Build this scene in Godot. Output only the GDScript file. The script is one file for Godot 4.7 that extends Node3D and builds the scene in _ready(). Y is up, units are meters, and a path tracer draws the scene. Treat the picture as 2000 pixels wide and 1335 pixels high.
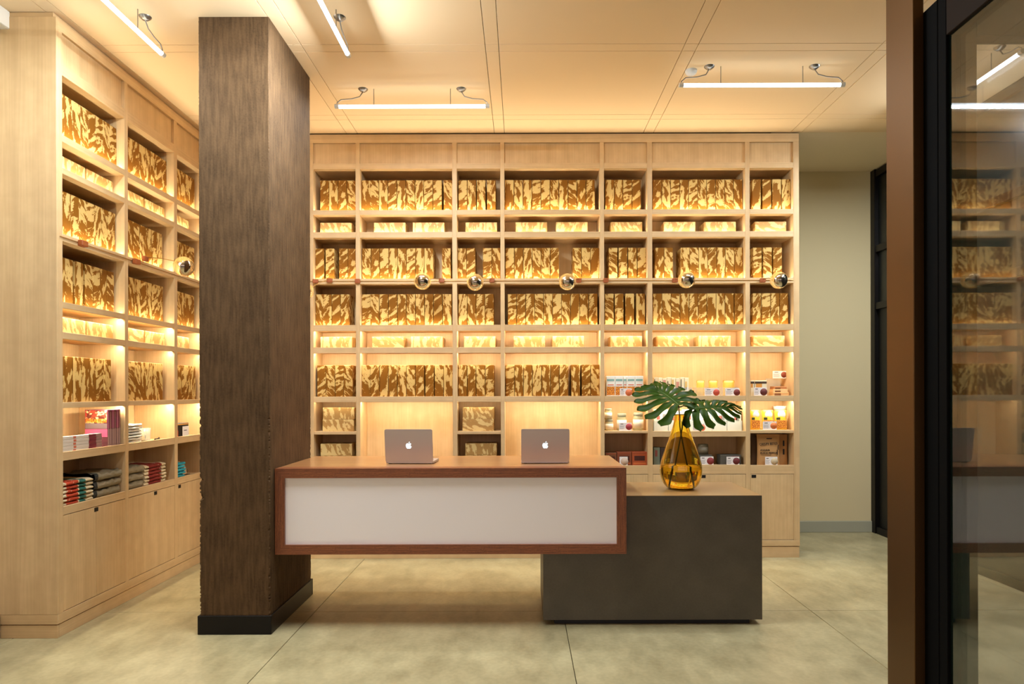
extends Node3D
# A shop counter in front of two walls of lit timber shelving. Metres, y up, the camera looks along -z.

const F := 1333.0          # focal length in pixels of a 2000 wide frame (24 mm shift lens)
const CX := 1018.0         # where the optical axis meets the frame
const CY := 765.0
const EYE := 1.45
const ROLL := 0.0026
const CEIL := 3.706
const DB := 5.953          # distance of the back shelving's face
const XL := -2.744         # plane of the left shelving's face
const DL := 4.05           # where the left shelving begins
const WALL_L := -3.094
const WALL_R := 3.62
const LIP := 0.008

var M := {}
var rng := RandomNumberGenerator.new()
var used := {}
var mesh_cache := {}
var tall_boxes := []
var small_boxes := []
var ORD := ["first", "second", "third", "fourth", "fifth", "sixth", "seventh", "eighth", "ninth", "tenth", "eleventh"]

func _ready() -> void:
	rng.seed = 77
	camera_and_light()
	materials()
	room()
	column()
	back_shelving()
	left_shelving()
	desk()
	ceiling_lamps()
	ball_lamps()
	entrance()
	cartons()
	laptops()
	vase()
	groceries()
	left_goods()

# ---------------------------------------------------------------- camera, sky, exposure
func camera_and_light() -> void:
	var cam := Camera3D.new()
	cam.name = "camera"
	cam.projection = Camera3D.PROJECTION_FRUSTUM
	cam.near = 0.05
	cam.far = 60.0
	cam.size = 0.05 * 1335.0 / F
	cam.frustum_offset = Vector2(0.05 * (1000.0 - CX) / F, 0.05 * (CY - 667.5) / F)
	cam.position = Vector3(0, EYE, 0)
	cam.rotation.z = -ROLL
	add_child(cam)
	cam.current = true
	var sky_mat := ProceduralSkyMaterial.new()
	sky_mat.sky_top_color = Color(0.64, 0.58, 0.61)
	sky_mat.sky_horizon_color = Color(0.96, 0.85, 0.83)
	sky_mat.ground_horizon_color = Color(0.70, 0.64, 0.60)
	sky_mat.ground_bottom_color = Color(0.35, 0.32, 0.30)
	var sky := Sky.new()
	sky.sky_material = sky_mat
	var env := Environment.new()
	env.background_mode = Environment.BG_SKY
	env.sky = sky
	env.background_energy_multiplier = 1.75
	env.tonemap_mode = Environment.TONE_MAPPER_LINEAR
	env.tonemap_exposure = 0.91
	env.sdfgi_enabled = true
	env.ssao_enabled = true
	env.ssil_enabled = true
	var we := WorldEnvironment.new()
	we.name = "surroundings"
	we.environment = env
	add_child(we)

const STRIP_ENERGY := 0.45
const STRIP_COLOR := Color(1.0, 0.945, 0.82)
const TUBE_ENERGY := 2.5
const TUBE_GLOW := 4.5
const TUBE_COLOR := Color(0.93, 0.97, 1.0)

# ---------------------------------------------------------------- helpers
func pt(x: float, y: float, d: float) -> Vector3:
	var a := x - CX
	var b := CY - y
	return Vector3((a + ROLL * b) * d / F, EYE + (b - ROLL * a) * d / F, -d)

func X(x: float, d := DB) -> float:
	return (x - CX + ROLL * 250.0) * d / F

func Y(y: float, d := DB) -> float:
	return EYE + (CY - y - 0.2) * d / F

func numbered(called: String) -> String:
	if not used.has(called):
		used[called] = 0
		return called
	used[called] += 1
	return "%s_%03d" % [called, used[called]]

func tag(o: Node, label: String, category: String, group := "") -> Node:
	o.set_meta("label", label)
	o.set_meta("category", category)
	if group != "":
		o.set_meta("group", group)
	return o

func thing(called: String, label: String, category: String, at := Vector3.ZERO, turn := 0.0, group := "") -> Node3D:
	var o := Node3D.new()
	o.name = numbered(called)
	add_child(o)
	o.position = at
	o.rotation.y = turn
	tag(o, label, category, group)
	return o

func obj(called: String, mesh: Mesh, mat: Material, parent: Node = self) -> MeshInstance3D:
	var o := MeshInstance3D.new()
	o.name = numbered(called) if parent == self else called
	o.mesh = mesh
	o.material_override = mat
	parent.add_child(o, true)
	return o

func struct(called: String, mesh: Mesh, mat: Material, label: String, category: String) -> MeshInstance3D:
	var o := obj(called, mesh, mat)
	o.set_meta("kind", "structure")
	tag(o, label, category)
	return o

func start() -> SurfaceTool:
	var st := SurfaceTool.new()
	st.begin(Mesh.PRIMITIVE_TRIANGLES)
	return st

var uv_turn := 0.0
var uv_shift := Vector2.ZERO
var uv_scale := Vector2.ONE

func uv_of(p: Vector3, n: Vector3) -> Vector2:
	var a := n.abs()
	var q := Vector2(p.x, -p.y)
	if a.x > a.y and a.x > a.z:
		q = Vector2(p.z, -p.y)
	elif a.y > a.x and a.y > a.z:
		q = Vector2(p.x, p.z)
	return q.rotated(uv_turn) * uv_scale + uv_shift

func tri(st: SurfaceTool, a: Vector3, b: Vector3, c: Vector3, n: Vector3) -> void:
	var order := [a, b, c]
	if (b - a).cross(c - a).dot(n) > 0.0:
		order = [a, c, b]
	for p in order:
		st.set_normal(n)
		st.set_uv(uv_of(p, n))
		st.add_vertex(p)

func quad(st: SurfaceTool, a: Vector3, b: Vector3, c: Vector3, d: Vector3, n: Vector3) -> void:
	tri(st, a, b, c, n)
	tri(st, a, c, d, n)

# a box from lo to hi with chamfered edges
func bx(st: SurfaceTool, lo: Vector3, hi: Vector3, r := 0.0) -> void:
	var c := (lo + hi) / 2.0
	var h := (hi - lo) / 2.0
	r = minf(r, minf(h.x, minf(h.y, h.z)) * 0.8)
	for ax in 3:
		var u := (ax + 1) % 3
		var v := (ax + 2) % 3
		for s in [-1.0, 1.0]:
			var n := Vector3.ZERO
			n[ax] = s
			var p := []
			for k in [[-1, -1], [1, -1], [1, 1], [-1, 1]]:
				var q := Vector3.ZERO
				q[ax] = s * h[ax]
				q[u] = k[0] * (h[u] - r)
				q[v] = k[1] * (h[v] - r)
				p.append(c + q)
			quad(st, p[0], p[1], p[2], p[3], n)
	if r <= 0.0:
		return
	for ax in 3:
		var u := (ax + 1) % 3
		var v := (ax + 2) % 3
		for su in [-1.0, 1.0]:
			for sv in [-1.0, 1.0]:
				var n := Vector3.ZERO
				n[u] = su * 0.7071
				n[v] = sv * 0.7071
				var p := []
				for k in [[-1, 0], [1, 0], [1, 1], [-1, 1]]:
					var q := Vector3.ZERO
					q[ax] = k[0] * (h[ax] - r)
					q[u] = su * (h[u] - (r if k[1] else 0.0))
					q[v] = sv * (h[v] - (0.0 if k[1] else r))
					p.append(c + q)
				quad(st, p[0], p[1], p[2], p[3], n)
	for sx in [-1.0, 1.0]:
		for sy in [-1.0, 1.0]:
			for sz in [-1.0, 1.0]:
				var s := Vector3(sx, sy, sz)
				tri(st, c + s * (h - Vector3(0, r, r)), c + s * (h - Vector3(r, 0, r)), c + s * (h - Vector3(r, r, 0)), s.normalized())

func box_mesh(lo: Vector3, hi: Vector3, r := 0.0) -> ArrayMesh:
	var st := start()
	bx(st, lo, hi, r)
	return st.commit()

func bar(size: Vector3, r := 0.0) -> ArrayMesh:   # standing on its base, centred in x and z
	var key := "%s %s" % [size, r]
	if not mesh_cache.has(key):
		mesh_cache[key] = box_mesh(Vector3(-size.x / 2, 0, -size.z / 2), Vector3(size.x / 2, size.y, size.z / 2), r)
	return mesh_cache[key]

# a lathed profile: points are (radius, height)
func lathe(st: SurfaceTool, profile: Array, at := Vector3.ZERO, segments := 32, basis := Basis.IDENTITY) -> void:
	var rows := profile.size()
	for i in rows - 1:
		var a: Vector2 = profile[i]
		var b: Vector2 = profile[i + 1]
		var na := lathe_normal(profile, i)
		var nb := lathe_normal(profile, i + 1)
		for k in segments:
			var t0 := TAU * k / segments
			var t1 := TAU * (k + 1) / segments
			var pts := []
			for e in [[a, t0, na, i], [a, t1, na, i], [b, t1, nb, i + 1], [b, t0, nb, i + 1]]:
				var d := Vector3(cos(e[1]), 0, sin(e[1]))
				var q: Vector2 = e[0]
				var n: Vector2 = e[2]
				pts.append([at + basis * (d * q.x + Vector3(0, q.y, 0)), (basis * (d * n.x + Vector3(0, n.y, 0))).normalized(), Vector2(e[1] / TAU, float(e[3]) / rows)])
			for o in [[0, 1, 2], [0, 2, 3]]:
				var p0: Vector3 = pts[o[0]][0]
				var p1: Vector3 = pts[o[1]][0]
				var p2: Vector3 = pts[o[2]][0]
				var cr := (p1 - p0).cross(p2 - p0)
				if cr.length_squared() < 1e-16:
					continue
				var face_n: Vector3 = pts[o[0]][1] + pts[o[1]][1] + pts[o[2]][1]
				var order: Array = o if cr.dot(face_n) <= 0.0 else [o[0], o[2], o[1]]
				for m in order:
					st.set_normal(pts[m][1])
					st.set_uv(pts[m][2])
					st.add_vertex(pts[m][0])

func lathe_normal(profile: Array, i: int) -> Vector2:
	var n := Vector2.ZERO
	if i > 0:
		var d: Vector2 = profile[i] - profile[i - 1]
		n += Vector2(d.y, -d.x).normalized()
	if i < profile.size() - 1:
		var d: Vector2 = profile[i + 1] - profile[i]
		n += Vector2(d.y, -d.x).normalized()
	return n.normalized() if n.length() > 1e-6 else Vector2(0, 1)

# a round tube along points
func tube(st: SurfaceTool, pts: Array, r: float, segments := 10, r_end := -1.0) -> void:
	var n := pts.size()
	var rings := []
	var up := Vector3.UP
	for i in n:
		var d: Vector3 = (pts[mini(i + 1, n - 1)] - pts[maxi(i - 1, 0)]).normalized()
		var ref := up if absf(d.dot(up)) < 0.95 else Vector3.RIGHT
		var u := d.cross(ref).normalized()
		var v := d.cross(u).normalized()
		var rr := r if r_end < 0.0 else lerpf(r, r_end, float(i) / (n - 1))
		var ring := []
		for k in segments:
			var t := TAU * k / segments
			ring.append([pts[i] + (u * cos(t) + v * sin(t)) * rr, u * cos(t) + v * sin(t)])
		rings.append(ring)
	for i in n - 1:
		for k in segments:
			var k2 := (k + 1) % segments
			smooth_quad(st, rings[i][k], rings[i][k2], rings[i + 1][k2], rings[i + 1][k])
	for e in [0, n - 1]:
		var dirn: Vector3 = (pts[0] - pts[1]).normalized() if e == 0 else (pts[n - 1] - pts[n - 2]).normalized()
		for k in segments:
			tri(st, pts[e], rings[e][k][0], rings[e][(k + 1) % segments][0], dirn)

func smooth_quad(st: SurfaceTool, a: Array, b: Array, c: Array, d: Array) -> void:
	for o in [[a, b, c], [a, c, d]]:
		var p0: Vector3 = o[0][0]
		var p1: Vector3 = o[1][0]
		var p2: Vector3 = o[2][0]
		var n: Vector3 = o[0][1] + o[1][1] + o[2][1]
		var order := [0, 1, 2]
		if (p1 - p0).cross(p2 - p0).dot(n) > 0.0:
			order = [0, 2, 1]
		for k in order:
			st.set_normal(o[k][1])
			st.set_uv(uv_of(o[k][0], n.normalized()))
			st.add_vertex(o[k][0])

# a grid of points with smooth normals; g is rows of Vector3, flip turns its face
func sheet(st: SurfaceTool, g: Array, flip := false) -> void:
	var rows := g.size()
	var cols: int = g[0].size()
	var nn := []
	for i in rows:
		var row := []
		for j in cols:
			var du: Vector3 = g[i][mini(j + 1, cols - 1)] - g[i][maxi(j - 1, 0)]
			var dv: Vector3 = g[mini(i + 1, rows - 1)][j] - g[maxi(i - 1, 0)][j]
			var n := du.cross(dv)
			n = n.normalized() if n.length() > 1e-12 else Vector3.UP
			row.append(-n if flip else n)
		nn.append(row)
	for i in rows - 1:
		for j in cols - 1:
			smooth_quad(st, [g[i][j], nn[i][j]], [g[i][j + 1], nn[i][j + 1]], [g[i + 1][j + 1], nn[i + 1][j + 1]], [g[i + 1][j], nn[i + 1][j]])

func round_rect(w: float, h: float, r: float, per := 5) -> PackedVector2Array:
	var out := PackedVector2Array()
	for c in [[w / 2 - r, h / 2 - r, 0.0], [-w / 2 + r, h / 2 - r, PI / 2], [-w / 2 + r, -h / 2 + r, PI], [w / 2 - r, -h / 2 + r, PI * 1.5]]:
		for k in per + 1:
			var t: float = c[2] + PI / 2 * k / per
			out.append(Vector2(c[0] + cos(t) * r, c[1] + sin(t) * r))
	return out

# a flat outline extruded along z from z0 to z1
func extrude(st: SurfaceTool, poly: PackedVector2Array, z0: float, z1: float, xf := Transform3D.IDENTITY) -> void:
	var idx := Geometry2D.triangulate_polygon(poly)
	for e in [[z0, -1.0], [z1, 1.0]]:
		for i in range(0, idx.size(), 3):
			var p := []
			for k in 3:
				p.append(xf * Vector3(poly[idx[i + k]].x, poly[idx[i + k]].y, e[0]))
			tri(st, p[0], p[1], p[2], (xf.basis * Vector3(0, 0, e[1])).normalized())
	var area := 0.0
	for i in poly.size():
		area += poly[i].cross(poly[(i + 1) % poly.size()])
	for i in poly.size():
		var a := poly[i]
		var b := poly[(i + 1) % poly.size()]
		var d := b - a
		var n := Vector3(d.y, -d.x, 0).normalized() * signf(area)
		quad(st, xf * Vector3(a.x, a.y, z0), xf * Vector3(b.x, b.y, z0), xf * Vector3(b.x, b.y, z1), xf * Vector3(a.x, a.y, z1), (xf.basis * n).normalized())

# ---------------------------------------------------------------- materials
func noise(freq: float, sd: int, octaves := 4, warp := 0.0) -> FastNoiseLite:
	var n := FastNoiseLite.new()
	n.noise_type = FastNoiseLite.TYPE_SIMPLEX
	n.seed = sd
	n.frequency = freq
	n.fractal_octaves = octaves
	if warp > 0.0:
		n.domain_warp_enabled = true
		n.domain_warp_amplitude = warp
		n.domain_warp_frequency = freq * 0.8
	return n

func grey(n: FastNoiseLite, w: int, h: int, w2: int, h2: int) -> PackedByteArray:
	var im := n.get_seamless_image(w, h)
	im.convert(Image.FORMAT_L8)
	if w2 != w or h2 != h:
		im.resize(w2, h2, Image.INTERPOLATE_CUBIC)
	return im.get_data()

func picture(size: int, f: Callable) -> ImageTexture:
	var data := PackedByteArray()
	data.resize(size * size * 3)
	for i in size * size:
		var c: Color = f.call(i)
		data[i * 3] = clampi(int(c.r * 255.0), 0, 255)
		data[i * 3 + 1] = clampi(int(c.g * 255.0), 0, 255)
		data[i * 3 + 2] = clampi(int(c.b * 255.0), 0, 255)
	return ImageTexture.create_from_image(Image.create_from_data(size, size, false, Image.FORMAT_RGB8, data))

func height_picture(size: int, f: Callable) -> ImageTexture:
	var data := PackedByteArray()
	data.resize(size * size)
	for i in size * size:
		data[i] = clampi(int(f.call(i) * 255.0), 0, 255)
	return ImageTexture.create_from_image(Image.create_from_data(size, size, false, Image.FORMAT_L8, data))

func transposed(t: ImageTexture) -> ImageTexture:
	var im: Image = t.get_image().duplicate()
	im.rotate_90(CLOCKWISE)
	return ImageTexture.create_from_image(im)

func flat(c: Color, rough := 0.6, metal := 0.0) -> StandardMaterial3D:
	var m := StandardMaterial3D.new()
	m.albedo_color = c
	m.roughness = rough
	m.metallic = metal
	return m

func paint(c: Color, rough := 0.6) -> StandardMaterial3D:   # shared plain colours for small goods
	var key := "paint %s %s" % [c, rough]
	if not M.has(key):
		M[key] = flat(c, rough)
	return M[key]

func textured(t: Texture2D, scale: float, rough: float, world := false) -> StandardMaterial3D:
	var m := flat(Color.WHITE, rough)
	m.albedo_texture = t
	m.uv1_triplanar = true
	m.uv1_world_triplanar = world
	m.uv1_scale = Vector3.ONE * scale
	m.uv1_triplanar_sharpness = 8.0
	return m

func glow(c: Color, energy: float) -> StandardMaterial3D:
	var m := flat(c, 0.5)
	m.emission_enabled = true
	m.emission = c
	m.emission_energy_multiplier = energy
	return m

func materials() -> void:
	# pale oak veneer, grain upright (v) or lying (h)
	var n := 512
	var fine := grey(noise(0.09, 3, 3), n, 10, n, n)
	var broad := grey(noise(0.012, 9, 3), n, 16, n, n)
	var cloud := grey(noise(0.010, 5, 3), n, n, n, n)
	var oak := picture(n, func(i):
		var k: float = 0.97 + 0.05 * (fine[i] / 255.0 - 0.5) + 0.05 * (broad[i] / 255.0 - 0.5) + 0.04 * (cloud[i] / 255.0 - 0.5)
		return Color(0.865 * k, 0.735 * k * lerpf(1.0, k, 0.3), 0.54 * k * lerpf(1.0, k, 0.5)))
	M.oak_v = textured(oak, 1.15, 0.5)
	M.oak_h = textured(transposed(oak), 1.15, 0.5)
	# reddish walnut of the counter
	var wf := grey(noise(0.06, 21, 4), n, 14, n, n)
	var wb := grey(noise(0.014, 23, 3, 30.0), n, 40, n, n)
	var wal := picture(n, func(i):
		var ring: float = absf(fposmod(wb[i] / 255.0 * 9.0, 1.0) - 0.5) * 2.0
		var k: float = clampf(0.35 + 0.45 * ring + 0.5 * (wf[i] / 255.0 - 0.5), 0.0, 1.0)
		return Color(0.34, 0.175, 0.095).lerp(Color(0.64, 0.375, 0.21), k))
	var top := picture(n, func(i):
		return Color(0.60, 0.40, 0.23).lerp(Color(0.76, 0.55, 0.34), clampf(0.5 + 0.9 * (wf[i] / 255.0 - 0.5) + 0.6 * (wb[i] / 255.0 - 0.5), 0.0, 1.0)))
	M.walnut_v = textured(wal, 2.2, 0.4)
	M.walnut_h = textured(transposed(wal), 2.2, 0.4)
	M.counter = textured(transposed(top), 1.3, 0.3)
	M.counter.albedo_color = Color(1.0, 1.0, 1.0)
	M.counter.clearcoat_enabled = true
	M.counter.clearcoat = 0.6
	M.counter.clearcoat_roughness = 0.22
	# old board-marked concrete of the column
	var cs := grey(noise(0.09, 31, 4, 8.0), n, 40, n, n)
	var cb := grey(noise(0.008, 33, 5, 20.0), n, n, n, n)
	var cp := grey(noise(0.11, 35, 3), n, n, n, n)
	M.old_concrete = textured(picture(n, func(i):
		var k: float = 0.5 + 0.50 * (cs[i] / 255.0 - 0.5) + 0.34 * (cb[i] / 255.0 - 0.5) + 0.15 * (cp[i] / 255.0 - 0.5)
		var c := Color(0.26, 0.195, 0.13).lerp(Color(0.44, 0.34, 0.235), clampf(k, 0.0, 1.0))
		return c.darkened(0.12) if cp[i] < 42 and cb[i] < 110 else c), 0.9, 0.75)
	M.old_concrete.metallic_specular = 0.2
	M.old_concrete.heightmap_enabled = true
	M.old_concrete.heightmap_texture = height_picture(n, func(i): return clampf(0.5 + 0.7 * (cs[i] / 255.0 - 0.5) + 0.4 * (cp[i] / 255.0 - 0.5), 0.0, 1.0))
	M.old_concrete.heightmap_scale = 0.12
	# polished concrete floor
	var fa := grey(noise(0.007, 41, 5, 25.0), n, n, n, n)
	var fb := grey(noise(0.03, 43, 4, 12.0), n, 220, n, n)
	M.floor = textured(picture(n, func(i):
		var k: float = clampf(0.5 + 0.65 * (fa[i] / 255.0 - 0.5) + 0.5 * (fb[i] / 255.0 - 0.5) + 0.3 * (cp[i] / 255.0 - 0.5), 0.0, 1.0)
		return Color(0.60, 0.55, 0.405).lerp(Color(0.765, 0.715, 0.55), k)), 0.43, 0.34, true)
	M.floor.uv1_triplanar_sharpness = 4.0
	M.joint = flat(Color(0.16, 0.14, 0.11), 0.9)
	# dark cast concrete of the block
	M.block = textured(picture(n, func(i):
		var k: float = clampf(0.5 + 0.5 * (fa[i] / 255.0 - 0.5) + 0.25 * (cp[i] / 255.0 - 0.5), 0.0, 1.0)
		return Color(0.29, 0.265, 0.215).lerp(Color(0.385, 0.35, 0.29), k)), 0.9, 0.42)
	M.block_top = flat(Color(0.60, 0.475, 0.30), 0.35)
	# kraft carton with torn cream print
	var ka := grey(noise(0.0085, 51, 4, 45.0), n, 260, n, n)
	var kb := grey(noise(0.022, 53, 5, 22.0), n, 400, n, n)
	var kc := grey(noise(0.004, 55, 2), n, n, n, n)
	M.carton = flat(Color.WHITE, 0.55)
	M.carton.albedo_texture = picture(n, func(i):
		var r: float = 1.0 - absf(ka[i] / 255.0 - 0.5) * 5.0
		var v: float = r * 0.62 + (kb[i] / 255.0 - 0.5) * 1.25 + (kc[i] / 255.0 - 0.5) * 0.9 + (cp[i] / 255.0 - 0.5) * 0.35
		return Color(0.525, 0.335, 0.105).lerp(Color(0.83, 0.69, 0.42), smoothstep(0.14, 0.27, v)))
	M.carton.metallic_specular = 0.2
	M.carton_pale = flat(Color.WHITE, 0.55)
	M.carton_pale.albedo_texture = picture(n, func(i):
		var v: float = (1.0 - absf(ka[i] / 255.0 - 0.5) * 5.0) * 0.5 + (kb[i] / 255.0 - 0.5) * 1.4 + (kc[i] / 255.0 - 0.5) * 0.6
		return Color(0.68, 0.51, 0.27).lerp(Color(0.85, 0.73, 0.48), smoothstep(0.0, 0.22, v)))
	M.plaster = flat(Color(0.90, 0.88, 0.83), 0.85)
	M.ceiling = flat(Color(0.95, 0.845, 0.68), 0.8)
	M.wall = flat(Color(0.86, 0.79, 0.615), 0.8)
	M.corridor = flat(Color(0.96, 0.89, 0.76), 0.8)
	M.white_panel = flat(Color(0.975, 0.95, 0.95), 0.45)
	M.dark_metal = flat(Color(0.10, 0.085, 0.08), 0.4, 0.6)
	M.bronze = flat(Color(0.40, 0.29, 0.17), 0.42, 0.8)
	M.black = flat(Color(0.025, 0.025, 0.025), 0.5)
	M.flat_black = flat(Color(0.03, 0.028, 0.026), 0.75)
	M.flat_black.metallic_specular = 0.2
	M.dark_bronze = flat(Color(0.15, 0.11, 0.08), 0.6)
	M.dark_bronze.metallic_specular = 0.2
	M.night = flat(Color(0.05, 0.07, 0.07), 0.35)
	M.strip = glow(STRIP_COLOR, 2.5)
	M.tube = glow(TUBE_COLOR, TUBE_GLOW)
	M.steel = flat(Color(0.62, 0.60, 0.57), 0.3, 0.9)
	M.white_metal = flat(Color(0.86, 0.85, 0.82), 0.4)
	M.chrome = flat(Color(0.86, 0.82, 0.74), 0.12, 1.0)
	M.brass = flat(Color(0.72, 0.56, 0.32), 0.3, 0.9)
	M.copper_wood = flat(Color(0.62, 0.33, 0.16), 0.45)
	M.alu = flat(Color(0.80, 0.76, 0.74), 0.42, 0.75)
	M.bulb = flat(Color(1.0, 0.83, 0.50, 0.32), 0.05)
	M.bulb.transparency = BaseMaterial3D.TRANSPARENCY_ALPHA
	M.pane = flat(Color(0.14, 0.22, 0.17, 0.12), 0.02)
	M.pane.transparency = BaseMaterial3D.TRANSPARENCY_ALPHA
	M.acrylic = flat(Color(0.86, 0.90, 0.86, 0.18), 0.05)
	M.acrylic.transparency = BaseMaterial3D.TRANSPARENCY_ALPHA
	M.amber = flat(Color(1.0, 0.91, 0.47, 0.0), 0.0)
	M.amber.refraction_enabled = true
	M.amber.refraction_scale = 0.05
	M.water = flat(Color(1.0, 0.97, 0.85, 0.0), 0.0)
	M.water.refraction_enabled = true
	M.water.refraction_scale = 0.033
	M.leaf = flat(Color(0.175, 0.275, 0.03), 0.45)
	M.leaf.metallic_specular = 0.25
	M.leaf.backlight_enabled = true
	M.leaf.backlight = Color(0.12, 0.2, 0.04)
	M.stem = flat(Color(0.14, 0.15, 0.05), 0.5)
	M.card = flat(Color(0.93, 0.90, 0.88), 0.7)
	M.ink = flat(Color(0.30, 0.26, 0.25), 0.8)
	# food seen through a window of the packet
	M.food = textured(picture(128, func(i):
		var x: int = i % 128
		var y: int = i / 128
		var k: float = kb[(y * 3 % n) * n + (x * 3 % n)] / 255.0
		return Color(0.62, 0.25, 0.06).lerp(Color(0.98, 0.72, 0.28), smoothstep(0.3, 0.7, k))), 14.0, 0.5)

# ---------------------------------------------------------------- the room
func room() -> void:
	var fl := struct("floor", box_mesh(Vector3(-4.9, -0.2, -8.0), Vector3(4.6, -0.012, 3.0)), M.joint, "polished concrete floor cut into large square slabs by thin dark joints", "floor")
	var xs := [-4.65, -3.01, -1.37, 0.272, 1.91, 3.55, 4.6]
	var ds := [-2.9, -2.04, -0.404, 1.236, 2.876, 4.516, 6.156, 7.796]
	for i in xs.size() - 1:
		for k in ds.size() - 1:
			obj("slab", box_mesh(Vector3(xs[i] + 0.002, -0.013, -ds[k + 1] + 0.002), Vector3(xs[i + 1] - 0.002, 0.0, -ds[k] - 0.002), 0.0015), M.floor, fl)
	var ce := struct("ceiling", box_mesh(Vector3(WALL_L - 0.2, CEIL + 0.012, -7.25), Vector3(WALL_R + 0.2, CEIL + 0.2, 2.6)), flat(Color(0.42, 0.34, 0.25), 0.9), "cream ceiling of large flat boards with paired thin joints", "ceiling")
	var cx := [WALL_L, -2.81, -2.72, -1.518, -1.423, -0.229, -0.141, 1.07, 1.159, 2.354, 2.45, WALL_R]
	var cd := [-2.5, -1.22, -1.126, -0.09, 0.004, 1.04, 1.134, 2.17, 2.264, 3.30, 3.394, 4.43, 4.524, 5.56, 5.655, DB]
	for i in cx.size() - 1:
		for k in cd.size() - 1:
			obj("panel", box_mesh(Vector3(cx[i] + 0.002, CEIL, -cd[k + 1] + 0.002), Vector3(cx[i + 1] - 0.002, CEIL + 0.013, -cd[k] - 0.002), 0.001), M.ceiling, ce)
	struct("ceiling", box_mesh(Vector3(2.2, CEIL + 0.004, -7.2), Vector3(WALL_R + 0.2, CEIL + 0.0119, -DB - 0.001)), M.corridor, "plain beige grey ceiling of the passage right of the shelves", "ceiling")
	struct("wall_left", box_mesh(Vector3(WALL_L - 0.2, 0, -6.5), Vector3(WALL_L, CEIL + 0.1, 2.6)), M.plaster, "pale plaster wall behind the left shelving", "wall")
	struct("wall_back", box_mesh(Vector3(WALL_L - 0.2, 0, -6.45), Vector3(2.42, CEIL + 0.1, -6.27)), M.plaster, "pale wall behind the long shelving", "wall")
	struct("wall_passage", box_mesh(Vector3(2.2, 0, -7.2), Vector3(WALL_R + 0.2, CEIL + 0.1, -7.03)), M.wall, "plain pale green grey wall at the end of the passage", "wall")
	struct("wall_passage_side", box_mesh(Vector3(2.30, 0, -7.1), Vector3(2.425, CEIL + 0.1, -6.3)), M.wall, "short wall behind the right end of the shelving", "wall")
	struct("baseboard_passage", box_mesh(Vector3(2.43, 0, -7.03), Vector3(WALL_R, 0.115, -7.012), 0.003), flat(Color(0.66, 0.65, 0.56), 0.6), "grey green skirting board along the passage wall", "skirting")
	struct("baseboard_left", box_mesh(Vector3(WALL_L, 0, -4.03), Vector3(WALL_L + 0.015, 0.14, 2.6), 0.003), flat(Color(0.62, 0.60, 0.55), 0.6), "grey skirting board on the left wall before the shelving", "skirting")
	struct("trim_bulkhead", box_mesh(Vector3(WALL_L, 3.60, -4.04), Vector3(-3.02, CEIL, 2.6), 0.004), M.plaster, "narrow plaster bulkhead along the top of the left wall", "bulkhead")
	# the right side: dark framed glazing with night behind it
	struct("wall_right", box_mesh(Vector3(WALL_R + 0.06, 0, -7.2), Vector3(WALL_R + 0.2, CEIL + 0.1, 2.6)), M.night, "near black wall behind the dark glazing on the right", "wall")
	var win := Node3D.new()
	win.name = "window_1"
	add_child(win)
	win.set_meta("kind", "structure")
	tag(win, "dark bronze framed glazing along the right side", "window")
	var posts := [7.03, 6.95, 6.10, 6.05, 4.6, 4.55, 3.0, 2.95, 1.5, 1.45, 0.0, -0.05, -1.5, -1.55, -2.55, -2.6]
	for k in range(0, posts.size(), 2):
		obj("mullion", box_mesh(Vector3(WALL_R - 0.02, 0, -posts[k]), Vector3(WALL_R + 0.06, CEIL, -posts[k + 1]), 0.004), M.dark_metal, win)
	for k in range(1, posts.size() - 2, 2):
		for y in [0.0, 2.28, 2.86, CEIL - 0.08]:
			obj("transom", box_mesh(Vector3(WALL_R - 0.01, y, -posts[k]), Vector3(WALL_R + 0.06, y + 0.07, -posts[k + 1]), 0.003), M.dark_metal, win)
		for y in [[0.07, 2.28], [2.35, 2.86], [2.93, CEIL - 0.08]]:
			obj("pane", box_mesh(Vector3(WALL_R + 0.02, y[0], -posts[k]), Vector3(WALL_R + 0.03, y[1], -posts[k + 1])), M.night if y[0] > 1.0 else M.black, win)
	# shop front behind the camera: side piers and a lintel round a wide opening
	struct("wall_front", box_mesh(Vector3(WALL_L - 0.2, 3.30, 2.5), Vector3(WALL_R + 0.2, CEIL + 0.1, 2.7)), M.plaster, "lintel of the shop front", "wall")

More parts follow.
